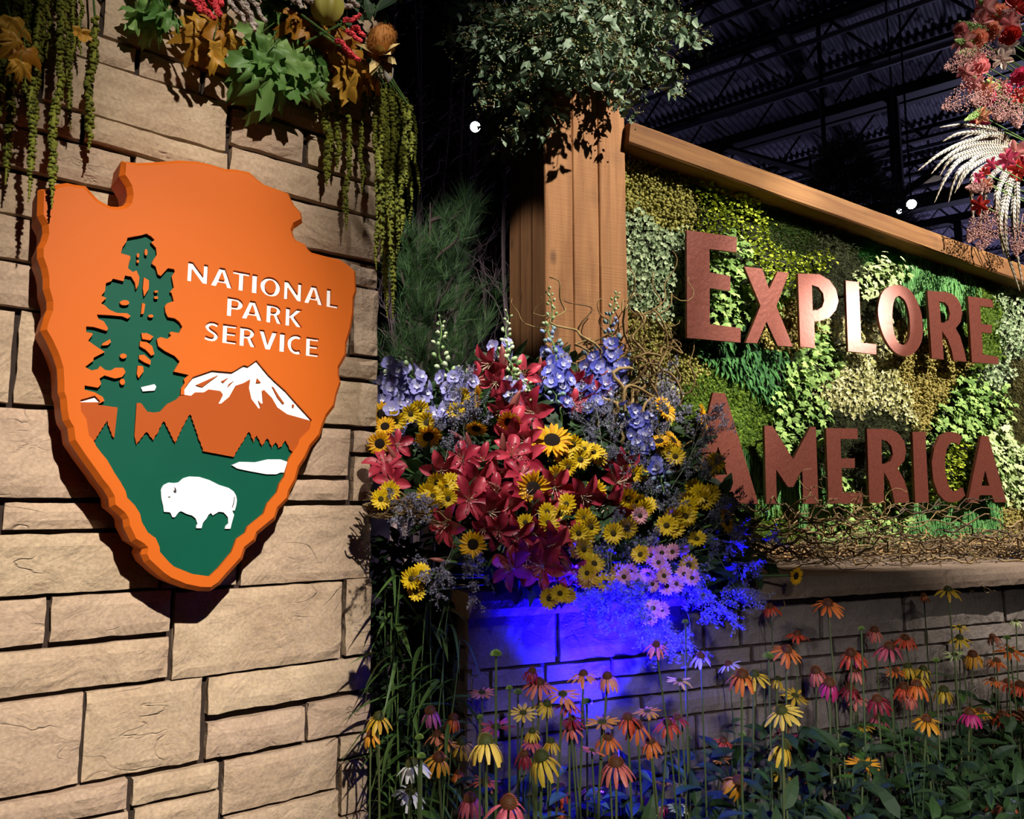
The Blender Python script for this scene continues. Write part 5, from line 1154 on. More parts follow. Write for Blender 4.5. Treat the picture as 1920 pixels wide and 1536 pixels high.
BED = [(710, 1346, 60, 'yellow', .5), (807, 1335, 54, 'purple pink', .8), (850, 1348, 44, 'orange', .95), (819, 1379, 50, 'peach', .4), (838, 1392, 45, 'golden', .2), (867, 1393, 56, 'yellow', .7), (911, 1393, 84, 'pale yellow', .7), (823, 1422, 64, 'golden', .6), (773, 1434, 66, 'white', .5),
       (769, 1485, 62, 'white', .3), (860, 1450, 34, 'orange', .5), (904, 1299, 46, 'peach', 0), (931, 1363, 65, 'rose pink', .1), (882, 1499, 64, 'rose pink', .7), (954, 1508, 90, 'rose pink', .55), (911, 1466, 56, 'orange', .2), (981, 1337, 50, 'pale yellow', 0), (983, 1414, 48, 'crimson', .8), (998, 1259, 40, 'crimson', .8),
       (1011, 1281, 62, 'salmon', .4), (1055, 1302, 62, 'peach', .1), (1025, 1321, 46, 'yellow', .6), (1068, 1322, 52, 'rose pink', .4), (1094, 1265, 58, 'peach', .3), (1139, 1269, 52, 'peach', .8), (1129, 1354, 60, 'golden', 0), (1070, 1366, 52, 'salmon', .5), (1073, 1349, 46, 'crimson', .3), (1033, 1391, 42, 'yellow', .7),
       (1016, 1421, 78, 'yellow', .75), (998, 1372, 40, 'yellow', .6), (996, 1391, 42, 'rose pink', .3), (1110, 1408, 48, 'orange', 0), (1140, 1384, 52, 'orange', .5), (1177, 1346, 52, 'red orange', .6), (1195, 1361, 56, 'orange', .6), (1220, 1391, 52, 'orange', .7), (1252, 1356, 54, 'red orange', .4), (1270, 1346, 42, 'crimson', .5),
       (1155, 1433, 78, 'salmon', .6), (1230, 1210, 46, 'orange', .5), (1214, 1334, 46, 'golden', .05), (1274, 1276, 46, 'yellow', .1), (1214, 1490, 52, 'rose pink', .4), (1222, 1523, 50, 'cream green', -1), (1240, 1507, 48, 'magenta', .8), (1271, 1514, 42, 'cream green', 0), (1292, 1502, 40, 'yellow', .8), (1242, 1466, 36, 'golden', 0),
       (1052, 1479, 54, 'red orange', .6), (1107, 1481, 48, 'salmon', .2), (1038, 1514, 34, 'rust brown', .5), (1063, 1527, 36, 'orange', .3), (1314, 1232, 48, 'lilac white', .5), (1366, 1247, 46, 'lilac white', .2), (1391, 1267, 66, 'orange', .7), (1414, 1266, 60, 'yellow', .3), (1475, 1220, 60, 'orange', .4), (1494, 1190, 42, 'red orange', .3),
       (1458, 1275, 36, 'yellow', .9), (1530, 1259, 50, 'salmon', .8), (1555, 1282, 54, 'magenta', .9), (1491, 1305, 50, 'yellow', .1), (1466, 1334, 70, 'pale yellow', .25), (1469, 1372, 54, 'rust brown', .8), (1466, 1399, 66, 'yellow', .9), (1505, 1379, 46, 'magenta', .3), (1356, 1390, 44, 'red orange', .4), (1353, 1422, 38, 'golden', .1),
       (1384, 1467, 60, 'golden', .9), (1461, 1451, 46, 'yellow', .3), (1535, 1400, 44, 'golden', .2), (1596, 1226, 56, 'red orange', .6), (1593, 1291, 46, 'crimson', .5), (1531, 1431, 38, 'golden', .3), (1507, 1458, 34, 'orange', .3), (1572, 1449, 48, 'cream green', .6), (1535, 1514, 32, 'cream green', .2), (1472, 1518, 40, 'yellow', .3),
       (1495, 1527, 40, 'magenta', .5), (1579, 1527, 52, 'magenta', .5), (1428, 1442, 34, 'cream green', .4), (1373, 1530, 34, 'golden', .4), (1777, 1107, 50, 'yellow', .3), (1732, 1117, 24, 'orange', .9), (1640, 1182, 40, 'salmon', .8), (1697, 1197, 46, 'red orange', .4), (1667, 1214, 58, 'rose pink', .5), (1799, 1197, 42, 'yellow', .4),
       (1799, 1176, 32, 'yellow', .1), (1790, 1228, 38, 'cream green', 0), (1824, 1228, 46, 'golden', .7), (1861, 1194, 32, 'rust brown', .7), (1894, 1220, 52, 'orange', .1), (1869, 1240, 40, 'orange', .4), (1702, 1251, 40, 'yellow', .9), (1731, 1255, 42, 'yellow', .5), (1725, 1269, 40, 'yellow', .7), (1719, 1285, 52, 'orange', .7),
       (1695, 1289, 48, 'red orange', .6), (1769, 1295, 46, 'yellow', .85), (1705, 1306, 44, 'salmon', .8), (1737, 1350, 54, 'golden', .4), (1818, 1338, 50, 'magenta', .7), (1837, 1334, 42, 'golden', .2), (1864, 1386, 42, 'yellow', .8), (1754, 1395, 38, 'red orange', .8), (1645, 1312, 52, 'crimson', .5), (1606, 1309, 46, 'salmon', .4),
       (1604, 1231, 42, 'magenta', .6), (1603, 1258, 42, 'salmon', .8), (1645, 1347, 40, 'rose pink', .5), (1679, 1258, 36, 'orange', .2), (1861, 1276, 36, 'orange', .3), (1888, 1279, 38, 'red orange', .3), (1912, 1285, 44, 'red orange', .7), (1879, 1341, 46, 'red orange', .5), (1912, 1338, 46, 'rust brown', .5), (1612, 1451, 48, 'golden', -1),
       (1618, 1432, 60, 'golden', .1), (1618, 1362, 40, 'yellow', .3), (1612, 1412, 40, 'rose pink', .4), (1867, 1507, 48, 'rust brown', .6), (1889, 1510, 58, 'rust brown', .8), (1814, 1531, 40, 'magenta', .3), (1766, 1528, 40, 'rose pink', .3), (1665, 1463, 44, 'rust brown', .9), (1912, 1427, 30, 'yellow', .2), (1655, 1498, 38, 'rust brown', .8),
       (1552, 1133, 60, 'orange', .3), (1444, 1139, 40, 'red orange', .5), (1905, 1165, 26, 'cream green', .4), (695, 1378, 40, 'golden', .7)]
def wall_y(px): r = ray(px, 1300); return ((BASE_OFF + .07) - PR.n.dot(CAM - PR.A)) / PR.n.dot(r)
bed_pos = []
for x, y, s, col, dr in BED:
    near = s / 60
    ymax = wall_y(x) - .02; D = .088
    Y = min(FPX * D / s, ymax); Y = max(Y, 1.15)
    if y < 1260: Y = min(max(Y, ymax - .22), ymax)   # heads seen against the wall top stand next to it
    Y = max(Y, ymax * np.interp(y, [1100, 1300, 1536], [.86, .68, .58]))
    if 970 < x < 1340 and y < 1440: Y = min(Y, ymax - .36)
    p = atY(x, y, Y); R = s / 2 * Y / FPX * 1.06
    gx = p.x + random.gauss(0, .03); gy = p.y + random.uniform(-.02, .04); bed_pos.append((gx, gy, p.z))
    shape = 'facing outward' if dr < 0 else 'with flat spread petals' if dr < .25 else 'with gently drooping petals' if dr < .65 else 'with petals hanging straight down'
    place = 'against the stone wall' if y < 1245 else 'in the blue light' if 1000 < x < 1400 and y < 1400 else 'beside the tan wall' if x < 900 else 'amid the dense bed'
    lb = f'{col} coneflower {shape} {place}'
    root = thing('coneflower', lb, 'coneflower', (gx, gy, .035), 0, lb)
    q = p - root.location
    nrm = Vector((0, -1, .25)) if dr < 0 else Vector((random.gauss(0, .16), random.gauss(-.16, .14), 1))
    if (x, y) == (1384, 1467): nrm = Vector((.45, -.5, .8))
    M = facing(q, nrm, random.random() * 6.28, R)
    n = random.choice((11, 12, 13, 14)); d = max(dr, 0)
    for k in range(n):
        if random.random() < .05: continue
        dd = min(1, max(0, d + random.gauss(0, .08)))
        part('petal', cp(col, dd, k % 3), root, M @ RZ(2 * PI * k / n + random.uniform(-.09, .09)) @ Matrix.Scale(random.uniform(.9, 1.08), 4))
    big = 1.0 + .35 * max(0, d - .3)
    part('cone', (cone_f if d < .15 else cone_g if col in ('yellow', 'pale yellow', 'white', 'cream green') else cone_b), root, M @ Matrix.Scale(big, 4))
    up_ = q - nrm.normalized() * R * .05; dv = up_; L = dv.length
    part('stem', CST[0 if s < 50 else 1], root, Matrix.Translation(up_) @ dv.to_track_quat('Z', 'X').to_matrix().to_4x4() @ Matrix.Diagonal((1, 1, L, 1)))
    for k in range(random.choice((1, 2, 3))):
        f = random.uniform(.2, .8); a = random.uniform(0, 6.28)
        part('leaf', lance[k % 3], root, facing(dv * f, (math.cos(a), math.sin(a), .8), 0, 1) @ Matrix.Rotation(-.5, 4, 'X') @ Matrix.Scale(random.uniform(.06, .12), 4))
for x, y, s in [(930, 1229, 26), (971, 1300, 20), (1100, 1319, 26), (1441, 1233, 24), (1391, 1379, 18), (1583, 1405, 26), (1285, 1168, 16), (955, 1292, 16), (900, 1346, 14), (1615, 1180, 14), (1755, 1240, 16), (786, 1385, 20), (790, 1420, 20), (1888, 1198, 16), (1292, 1385, 14)]:
    Y = max(1.5, wall_y(x) - random.uniform(.15, .45)); p = atY(x, y, Y); lb = 'spiky green unopened coneflower head ' + ('against the blue-lit wall' if x < 1330 and y < 1330 else 'against the grey stone wall' if y < 1260 else 'low among the open coneflowers')
    root = thing('coneflower_bud', lb, 'flower bud', (p.x, p.y + .02, .035), 0, lb); q = p - root.location; L = q.length
    part('head', greenball, root, facing(q, (random.gauss(0, .1), 0, 1), 0, s / 2 * Y / FPX * 1.3)); part('stem', CST[1], root, Matrix.Translation(q) @ q.to_track_quat('Z', 'X').to_matrix().to_4x4() @ Matrix.Diagonal((1, 1, L, 1)))
    part('leaf', lance[0], root, facing(q * .6, (.4, -.6, .7), 0, .08))
# leafy undergrowth
P = []; 
while len(P) < 8000:
    s = random.uniform(bs0 + .05, bs1 - .1); of = random.uniform(BASE_OFF + .06, BASE_OFF + 1.35)
    h = abs(random.gauss(.25, .22)); top = .63 + .05 * math.sin(s * 5) - (.03 if s > 1.2 else 0)
    q = PR.w(s, of, min(.05 + h, top))
    if PL.d.dot(q - PL.A) < .04 + .25 * max(0, PL.n.dot(q - PL.A)): continue
    if q.y < .75: continue
    P.append(q)
for i in range(900):                                 # rank growth in the gap behind the tan wall corner
    q = atY(random.uniform(690, 885), random.uniform(1010, 1480), random.uniform(2.24, 2.75))
    if PR.d.dot(q - PR.A) < sb0 - .03 or PR.n.dot(q - PR.A) > BASE_OFF + .03: P.append(q)
P = np.array(P); k = len(P); Yv = np.stack([rnd(k, -1, 1), rnd(k, -1, 1), rnd(k, -.5, .8)], -1)
b = B().scatter(leaf_t(.2, 4, .25, .45, .42), frames(Yv, rng.normal(0, .4, (k, 3)) + np.array([0, -.3, 1])) * rnd(k, .045, .09)[:, None, None], P, rnd(k, 0, 1))
for i in range(700):
    q = P[random.randrange(k)]; b.tube([(q[0], q[1], .03), (q[0] + random.gauss(0, .02), q[1] + random.gauss(0, .02), q[2] * .6), (q[0] + random.gauss(0, .03), q[1] + random.gauss(0, .03), q[2] + random.uniform(0, .12))], .0016, 3, random.random(), cap=False)
tag(part('bed_undergrowth', b.mesh('bed_undergrowth', LEAF)), 'dense dark green leaves and stems filling the flower bed', 'foliage', kind='stuff')
# tall weeds by the tan wall
WLEAF = [B().add(*leaf_t(w_, 6, .25, bn, .35)).mesh('leaf', mat('weed_leaf', srgb(84, 116, 56), srgb(50, 82, 38), .5, mode='obj', transl=.15)) for w_, bn in ((.065, .9), (.05, 1.3), (.08, .6))]
for i, (bx, tx, ty, Y) in enumerate([(730, 750, 1085, 2.14), (750, 800, 1130, 2.12), (775, 840, 1170, 2.1), (735, 735, 1150, 2.12), (800, 862, 1200, 2.1), (755, 745, 1230, 2.1), (805, 845, 1110, 2.14), (780, 775, 1270, 2.08), (740, 728, 1062, 2.15), (785, 812, 1085, 2.14)]):
    t = atY(tx, ty, Y); g = Vector((atY(bx, 1500, Y - .05).x, Y - .05, .035)); lb = 'tall green weed with narrow leaves ' + ('hugging the corner of the tan stone wall' if bx < 760 else 'standing free between tan wall and blue-lit wall')
    root = thing('tall_weed', lb, 'plant', g, 0, lb)
    q = path((0, 0, 0), np.array(t - g), .012, 20, .8, i + 500); part('stem', B().tube(q, np.linspace(.004, .0015, 20), 5).mesh('stem', STEM), root)
    for k in range(8, 20):
        for sgn in ((0, PI) if k % 3 == 0 else (0,)):
            a = k * 1.7 + sgn + random.uniform(-.4, .4)
            part('leaf', WLEAF[k % 3], root, facing(Vector(q[k]), (math.cos(a) * .3, math.sin(a) * .3, 1), a, 1) @ Matrix.Rotation(random.uniform(-.2, .7), 4, 'X') @ Matrix.Scale(random.uniform(.07, .125), 4))
# ------------------------------------------------------------------ garland on top of the tan wall
AMA = mat('green_amaranth', srgb(122, 126, 34), srgb(72, 78, 14), .8)
MG = mat('green_maple_leaf', srgb(140, 176, 96), srgb(72, 116, 50), .5, mode='obj', transl=.25)
MY = mat('yellow_maple_leaf', srgb(204, 158, 58), srgb(158, 100, 20), .5, mode='obj', transl=.2)
REDP = mat('red_plume', srgb(206, 60, 66), srgb(160, 30, 44), .8)
PODM = mat('banksia_cone', srgb(176, 112, 34), srgb(110, 62, 16), .8)
ztw = zt
gb = B(); n = 1500
P = []
for i in range(n):
    s = random.uniform(s_l, s_r - .06); P.append(PL.w(s, random.uniform(-.1, .2), ztw - random.uniform(-.12, .10 + .10 * random.random())))
P = np.array(P); Yv = np.stack([rnd(n, -1, 1), rnd(n, -1, .6), rnd(n, -1, .5)], -1)
gb.scatter(leaf_t(.22, 3, .2, .3), frames(Yv, rng.normal(0, .5, (n, 3)) + np.array([0, -.6, 1])) * rnd(n, .05, .09)[:, None, None], P, rnd(n, 0, 1))
tag(part('garland_greenery', gb.mesh('garland_greenery', LEAF)), 'dark green leaf garland along the top of the tan stone wall', 'foliage', kind='stuff')
def strand(i, xt, yt, xb, yb, r, off, lb):
    top = PL.at(xt, yt, off); bot = PL.at(xb, yb, off + .01); root = thing('amaranth_strand', lb, 'amaranth', top, 0, lb)
    L = (bot - top).length; m = max(8, int(L / .008)); rr = r * (1.2 if i < 60 else 1.0) * top.y / FPX
    q = path((0, 0, 0), np.array(bot - top), .004, m, 1.2, i + 900); tt = np.linspace(0, 1, m); env = np.where(tt < .85, 1, (1 - tt) / .15 * .75 + .25)
    b = B(); b.tube(q, rr * .55 * env, 5)
    k = m * 3; idx = np.repeat(np.arange(m), 3); an = rnd(k, 0, 2 * PI); P = q[idx] + np.stack([np.cos(an), np.sin(an), rnd(k, -.5, .5)], -1) * (rr * .55 * env[idx])[:, None]
    b.scatter(ico_a, np.stack([rotz(a) for a in an]) * (rr * .62 * env[idx] * rnd(k, .75, 1.2))[:, None, None], P, rnd(k, 0, 1))
    part('tassel', b.mesh('tassel', AMA), root)
    hk = PL.w(min(PL.d.dot(top - PL.A), s_r - .06), .03, min(ztw, top.z + .12)) - top
    part('stalk', B().tube([tuple(hk), tuple(hk * .6 + Vector((0, -.02, .03))), (0, 0, .0)], .0025, 4).mesh('stalk', STEM), root)
ico_a = ico_t(1, 1, .3, 1)
LS = [(28, -40, 10, 347, 7), (75, -40, 53, 378, 6), (72, 60, 67, 240, 6), (118, -40, 97, 391, 7), (138, -40, 131, 243, 4.5), (178, 33, 165, 281, 7), (127, -40, 126, 150, 6), (5, -40, 2, 220, 7), (45, -40, 40, 150, 7), (60, -40, 62, 130, 7), (20, -40, 20, 200, 8), (95, -40, 88, 110, 5), (150, -30, 151, 105, 4), (35, -40, 30, 120, 8), (82, -40, 80, 90, 5), (0, -40, 8, 150, 8), (52, -40, 50, 205, 6), (108, -40, 108, 95, 6), (14, -40, 30, 90, 8), (66, -40, 72, 70, 7)]
for i, a in enumerate(LS): strand(i, *a, (.16 if a[2] in (97, 53) else random.uniform(.04, .09)), 'hanging green amaranth tassel above the left lobe of the arrowhead sign')
RS = [(594, 150, 593, 231, 3), (617, 120, 612, 348, 7), (637, 140, 632, 318, 5.5), (656, 150, 649, 432, 5), (681, 150, 678, 362, 4.5), (702, 150, 700, 245, 4.5), (694, 150, 694, 225, 4)]
for i, a in enumerate(RS): strand(i + 40, *a, .05, 'hanging green amaranth tassel in front of the wall to the right of the arrowhead sign')
ES = [(708, 150, 706, 506, 6), (722, 165, 726, 595, 6.5), (735, 168, 736, 597, 6), (745, 176, 748, 470, 7), (757, 190, 753, 442, 6), (765, 195, 768, 420, 6), (775, 215, 786, 364, 4), (728, 160, 729, 500, 7), (741, 172, 742, 520, 6.5), (715, 160, 715, 480, 7), (768, 200, 772, 300, 6), (750, 182, 757, 330, 7), (760, 186, 762, 350, 7)]
for i, a in enumerate(ES): strand(i + 60, *a, random.uniform(.04, .14), 'green amaranth tassel in the thick bunch hanging past the wall corner')
mg = [B().add(*T).mesh('blade', MG, True) for T in maple_T]; my = [B().add(*T).mesh('blade', MY, True) for T in maple_T]
pet = B().tube([(0, 0, 0), (0, -.4, .06), (0, -.8, .22)], .02, 4).mesh('petiole', STEM)
def maple(x, y, s, col, off, ang, lb, tilt=.5):
    p = PL.at(x, y, off); R = s * 1.25 * p.y / FPX; root = thing('maple_leaf', lb, 'leaf', p, 0, lb)
    tip = PL.d * math.sin(math.radians(ang)) + Vector((0, 0, -1)) * math.cos(math.radians(ang)); nr = PL.n + Vector((random.gauss(0, .6), random.gauss(0, .3), random.gauss(.25, .55)))
    Xv = tip.cross(nr).normalized(); Zv = Xv.cross(tip).normalized()
    M = Matrix(((Xv.x, tip.x, Zv.x, 0), (Xv.y, tip.y, Zv.y, 0), (Xv.z, tip.z, Zv.z, 0), (0, 0, 0, 1))) @ Matrix.Scale(R, 4)
    part('blade', random.choice(mg if col == 'g' else my), root, M); part('petiole', pet, root, M)
for x, y, s, a in [(487, 118, 62, -25), (512, 140, 66, 5), (489, 62, 44, -40), (552, 100, 58, 15), (507, 175, 52, -5), (567, 66, 42, 30), (528, 70, 42, -10), (575, 122, 50, 25), (603, 132, 38, 40), (470, 140, 50, -50), (540, 150, 46, 10), (520, 110, 50, 0), (560, 140, 44, 20), (590, 105, 38, 30), (498, 95, 48, -20), (585, 165, 30, 10)]:
    maple(x, y, s, 'g', random.uniform(.05, .13), a, 'large green maple leaf in the bunch hanging from the wall garland')
for x, y, s, a in [(270, 15, 42, -30), (300, 10, 46, 20), (286, 38, 40, 0), (262, 35, 30, -50), (318, 30, 32, 40), (290, 5, 40, 10), (520, 0, 36, 5), (508, 15, 30, -10)]:
    maple(x, y, s, 'g', random.uniform(.05, .11), a, 'small green maple leaf at the top of the tan wall')
for x, y, s, a in [(390, 60, 56, -15), (412, 45, 50, 20), (400, 90, 44, 0), (375, 50, 36, -45), (425, 70, 30, 30)]:
    maple(x, y, s, 'y', random.uniform(.05, .11), a, 'yellow maple leaf hanging alone over the bare stone')
for x, y, s, a in [(556, 32, 44, 20), (590, 45, 50, 35), (610, 62, 50, 30), (617, 90, 46, 40), (645, 105, 48, 45), (668, 122, 44, 50), (690, 140, 36, 55), (652, 145, 44, 5), (630, 80, 44, 50), (575, 50, 42, 10), (660, 110, 40, 30), (605, 95, 36, 10), (680, 150, 30, 40)]:
    maple(x, y, s, 'y', random.uniform(.08, .16), a, 'yellow maple leaf in the row beside the green leaf bunch')
for x, y, s, a in [(28, 75, 34, -20), (48, 95, 34, 10), (38, 120, 26, 0), (152, 60, 22, 10), (22, 40, 36, 20)]:
    maple(x, y, s, 'y', random.uniform(.18, .24), a, 'withered yellow leaf among the left amaranth tassels')
def plume(name, lb, cat, m, x0, y0, x1, y1, r, off):
    a = PL.at(x0, y0, off); c = PL.at(x1, y1, off + .03); root = thing(name, lb, cat, a, 0, lb); L = (c - a).length; k = int(L / .0028) * 5; rr = r * 1.15 * a.y / FPX
    q = path((0, 0, 0), np.array(c - a), .004, 14, .8, int(x0)); t = rnd(k, 0, 1); P = np.stack([np.interp(t, np.linspace(0, 1, 14), q[:, j]) for j in range(3)], -1); N_ = rng.normal(0, 1, (k, 3)); N_ /= np.linalg.norm(N_, axis=1)[:, None]
    env = np.sqrt(np.clip(1 - t ** 3, 0.05, 1)); P2 = P + N_ * (rr * .6 * env)[:, None]
    part('plume', B().tube(q, rr * .6, 6).scatter(ico_a, np.stack([np.eye(3)] * k) * (rr * .34 * rnd(k, .6, 1.2))[:, None, None], P2, rnd(k, 0, 1)).mesh('plume', m), root)
    part('stem', B().tube([tuple(Vector(q[0]) * 1 - (c - a).normalized() * .12), (0, 0, 0)], .003, 5).mesh('stem', STEM), root)
for q in [(645, 42, 676, 26, 6), (648, 56, 678, 78, 6), (660, 52, 684, 66, 6), (630, 76, 662, 100, 6.5), (645, 92, 674, 112, 6.5)]: plume('red_celosia', 'red plume celosia spike beside the banksia cone', 'celosia', REDP, *q, .22)
for q in [(352, -12, 374, 20, 8), (385, -12, 414, 26, 9), (372, 0, 402, 34, 8), (395, -20, 416, 10, 8)]: plume('red_celosia', 'thick red celosia spike above the lone yellow leaves', 'celosia', REDP, *q, .2)
HEA = mat('grey_heather', srgb(182, 168, 158), srgb(110, 92, 86), .8)
for q in [(440, -10, 482, 48, 7), (455, -15, 500, 40, 6), (430, 0, 460, 42, 6), (460, 5, 478, 58, 6), (560, -10, 600, 12, 7), (620, -10, 660, 14, 7), (645, -14, 672, 10, 7), (540, -14, 566, 16, 7), (590, -20, 640, 8, 8)]: plume('heather_sprig', 'dusty grey heather sprig in the wall garland', 'heather', HEA, *q, .17)
# banksia cone, pod, fern bits
p = PL.at(715, 78, .2); root = thing('banksia_cone', 'woody orange-brown banksia cone at the corner of the wall garland', 'seed cone', p - Vector((0, -.03, .06)), 0)
b = B(); V, F = ico_t(3, 1); V = V * np.array([.036, .036, .048]); b.add(V, F, .6); k = 420; N_ = rng.normal(0, 1, (k, 3)); N_ /= np.linalg.norm(N_, axis=1)[:, None]
b.scatter(tuft5, frames(np.cross(N_, rng.normal(0, 1, (k, 3))), N_) * .007, N_ * np.array([.036, .036, .048]), rnd(k, 0, 1)); part('cone', b.mesh('cone', PODM), root, Matrix.Translation((0, -.03, .06)) @ Matrix.Rotation(.5, 4, 'Y'))
b = B()
for i in range(9): b.scatter(leaf_t(.2, 3, .3, .2), frames(np.array([[random.uniform(-1, .6), -.5, random.uniform(-1, .3)]]), np.array([[0, -1, .5]])) * .075, np.array([[0.0, -.02, .02]]), np.array([random.random()]))
part('bracts', b.mesh('bracts', mat('dry_bract', srgb(176, 150, 96), srgb(120, 104, 60), .8)), root)
p = PL.at(728, 136, .16); root = thing('white_pod', 'small pale seed pod above the hanging amaranth bunch', 'seed pod', p, 0); part('pod', B().tube([(0, 0, -.03), (0, 0, -.015), (0, 0, .01), (0, 0, .03)], [.004, .013, .015, .003], 8).mesh('pod', mat('pod', srgb(196, 192, 180), rough=.6), True), root); part('stalk', B().tube([(-.05, .02, .05), (0, 0, .025)], .002, 4).mesh('stalk', STEM), root)
p = PL.at(614, 14, .2); root = thing('green_gourd', 'ribbed yellow-green pod at the top of the wall garland', 'seed pod', p, 0)
rows = [[(.04 * math.sin(e) * (1 + .12 * math.cos(6 * a)) * math.cos(a), .04 * math.sin(e) * (1 + .12 * math.cos(6 * a)) * math.sin(a), .045 * math.cos(e)) for a in np.linspace(0, 2 * PI, 25)] for e in np.linspace(.05, 3.1, 9)]
part('body', B().add(*grid_mesh(rows)).mesh('body', mat('gourd', srgb(146, 138, 62), rough=.5), True), root); part('stalk', B().tube([(0, 0, .04), (.01, 0, .09)], .006, 5).mesh('stalk', STEM), root)

# ------------------------------------------------------------------ seeded eucalyptus round the post head
EU = mat('eucalyptus_leaf', srgb(128, 148, 122), srgb(74, 98, 72), .5, transl=.08); EUS = mat('eucalyptus_seed', srgb(126, 132, 70), srgb(92, 74, 48), .7); EUT = mat('eucalyptus_twig', srgb(98, 74, 48), rough=.8)
pc = PR.w((c0 + c1) / 2, POST_OFF - pdep / 2, 0)
ends = [(835, 62), (828, 22), (846, 95), (862, 140), (880, 170), (884, 215), (905, 240), (920, 292), (930, 262), (945, 225), (900, 130), (920, 175), (950, 150), (870, 80), (905, 60), (940, 90), (1000, 120), (1010, 90), (1030, 150), (1045, 120), (1060, 165), (1085, 140), (1105, 150), (1130, 120), (1150, 135), (1165, 110), (1185, 150), (1200, 180), (1195, 215),
        (1210, 130), (1230, 150), (1250, 130), (1265, 175), (1283, 165), (1275, 120), (1310, 70), (1335, 100), (1322, 78), (1290, 40), (1300, 15), (1240, 80), (1180, 60), (1100, 70), (1050, 60), (980, 60), (960, 30), (1140, 40), (1220, 30), (860, 10), (1010, 30), (1080, 20), (1260, 60), (960, 110), (990, 160), (915, 210), (895, 190), (1205, 195), (1190, 170), (1240, 110), (1120, 90), (1060, 100), (880, 40), (890, 100), (1160, 80), (1215, 80)]
ends = ends + [(x + (random.uniform(-22, 22) if x > 960 else random.uniform(5, 30)), y - random.uniform(0, 40)) for x, y in ends if y > 20]
for i, (x, y) in enumerate(ends):
    u = (x - 1090) / 260; off = .10 + .32 * (1 - abs(u)) + random.uniform(-.10, .10) if 960 < x < 1190 else random.uniform(-.12, .30)
    e = PR.at(x, y, off); st = pc + PR.d * (u * .16) + PR.n * (off * .5) + Vector((0, 0, e.z + random.uniform(.12, .28)))
    lb = 'seeded eucalyptus branch ' + (('reaching out above the lit stage lamp' if y < 110 else 'trailing lowest beside the dark side of the post') if x < 960 else ('drooping just over the end of the top beam' if x < 1260 else 'sticking out towards the roof steel') if x > 1180 else ('lying high across the post boards' if y < 90 else 'casting shadow on the post boards'))
    root = thing('eucalyptus_branch', lb, 'eucalyptus', st, 0, lb); L = (e - st).length
    q = path((0, 0, 0), np.array(e - st), .02, 14, .9, i + 1500, -.03); tw = part('twig', B().tube(q, np.linspace(.004, .0012, 14), 4).mesh('twig', EUT), root)
    k = 34; t = rnd(k, .12, 1.0); P = np.stack([np.interp(t, np.linspace(0, 1, 14), q[:, j]) for j in range(3)], -1)
    Yv = np.stack([rnd(k, -1, 1), rnd(k, -1, .6), rnd(k, -1.5, .1)], -1); part('leaves', B().scatter(lf_euc, frames(Yv, rng.normal(0, 1, (k, 3)) + np.array([0, -.5, .5])) * rnd(k, .032, .058)[:, None, None], P + rng.normal(0, .012, (k, 3)), rnd(k, 0, 1)).mesh('leaves', EU), root)['kind'] = 'stuff'
    k = 60; t = rnd(k, .3, 1.0); c_ = np.round(t * 5) / 5; P = np.stack([np.interp(c_, np.linspace(0, 1, 14), q[:, j]) for j in range(3)], -1) + rng.normal(0, .015, (k, 3))
    part('seeds', B().scatter(ico_a, np.stack([np.eye(3)] * k) * rnd(k, .003, .0055)[:, None, None], P, rnd(k, 0, 1)).mesh('seeds', EUS), tw)['kind'] = 'stuff'

# ------------------------------------------------------------------ pink flower column with pheasant feathers
FO = .25
colm = thing('flower_column', 'post wrapped in moss carrying pink flowers and feathers', 'post', PR.w(PR.sz(2010, 250, FO - .12)[0], FO - .12, LEDGE_Z), PR.ang)
part('pole', B().tube([(0, 0, 0), (0, 0, 1.0), (0, 0, 2.6)], .05, 12).mesh('pole', CEDAR), colm)
k = 1400; an = rnd(k, 0, 2 * PI); zz_ = rnd(k, .95, 2.5); N_ = np.stack([np.cos(an), np.sin(an), 0 * an], -1)
b = B().scatter(lf_small, frames(N_ + np.stack([0 * an, 0 * an, rnd(k, -1, 1)], -1), rng.normal(0, 1, (k, 3))) * rnd(k, .03, .06)[:, None, None], np.stack([np.cos(an) * .08, np.sin(an) * .08, zz_], -1) * np.array([1, 1, 1]), rnd(k, 0, 1))
o = part('greenery', b.mesh('greenery', LEAF), colm); o['kind'] = 'stuff'
def rose_mesh(m):
    b = B()
    for lay, (n, r, up_) in enumerate(((5, 1.0, .35), (5, .75, .7), (4, .5, 1.0), (3, .28, 1.2))):
        T = petal_t(.05, r, .42 * r + .12, lambda t, u=up_: (t ** .7, u * .7 * t), 4, 4, .6, .6, .65)
        for kk in range(n): b.add(T[0] @ rotz(2 * PI * kk / n + lay * .6).T, T[1], random.random())
    return b.mesh('petals', m, True)
PK = {n: mat('petal_' + n.replace(' ', '_'), srgb(*a), srgb(*c), .5, mode='tint', transl=.2) for n, a, c in (('blush pink', (232, 160, 158), (206, 122, 126)), ('hot pink', (222, 84, 124), (190, 50, 96)), ('coral red', (216, 64, 54), (180, 38, 40)), ('cream white', (236, 220, 206), (214, 186, 172)), ('peach', (238, 170, 140), (214, 130, 104)))}
RM = {n: rose_mesh(m) for n, m in PK.items()}
LM = {n: ringm(petal_t(.04, 1, .26, lambda t: (t ** .9, .6 * t - .45 * t ** 2), 4, 5, 0, .5), 6, .06, .06).mesh('petals', m, True) for n, m in PK.items()}
seedc = B().tube([(0, 0, 0), (0, 0, .35)], [.05, .02], 6).mesh('stamens', CREAM)
gst = stem_mesh(.003)
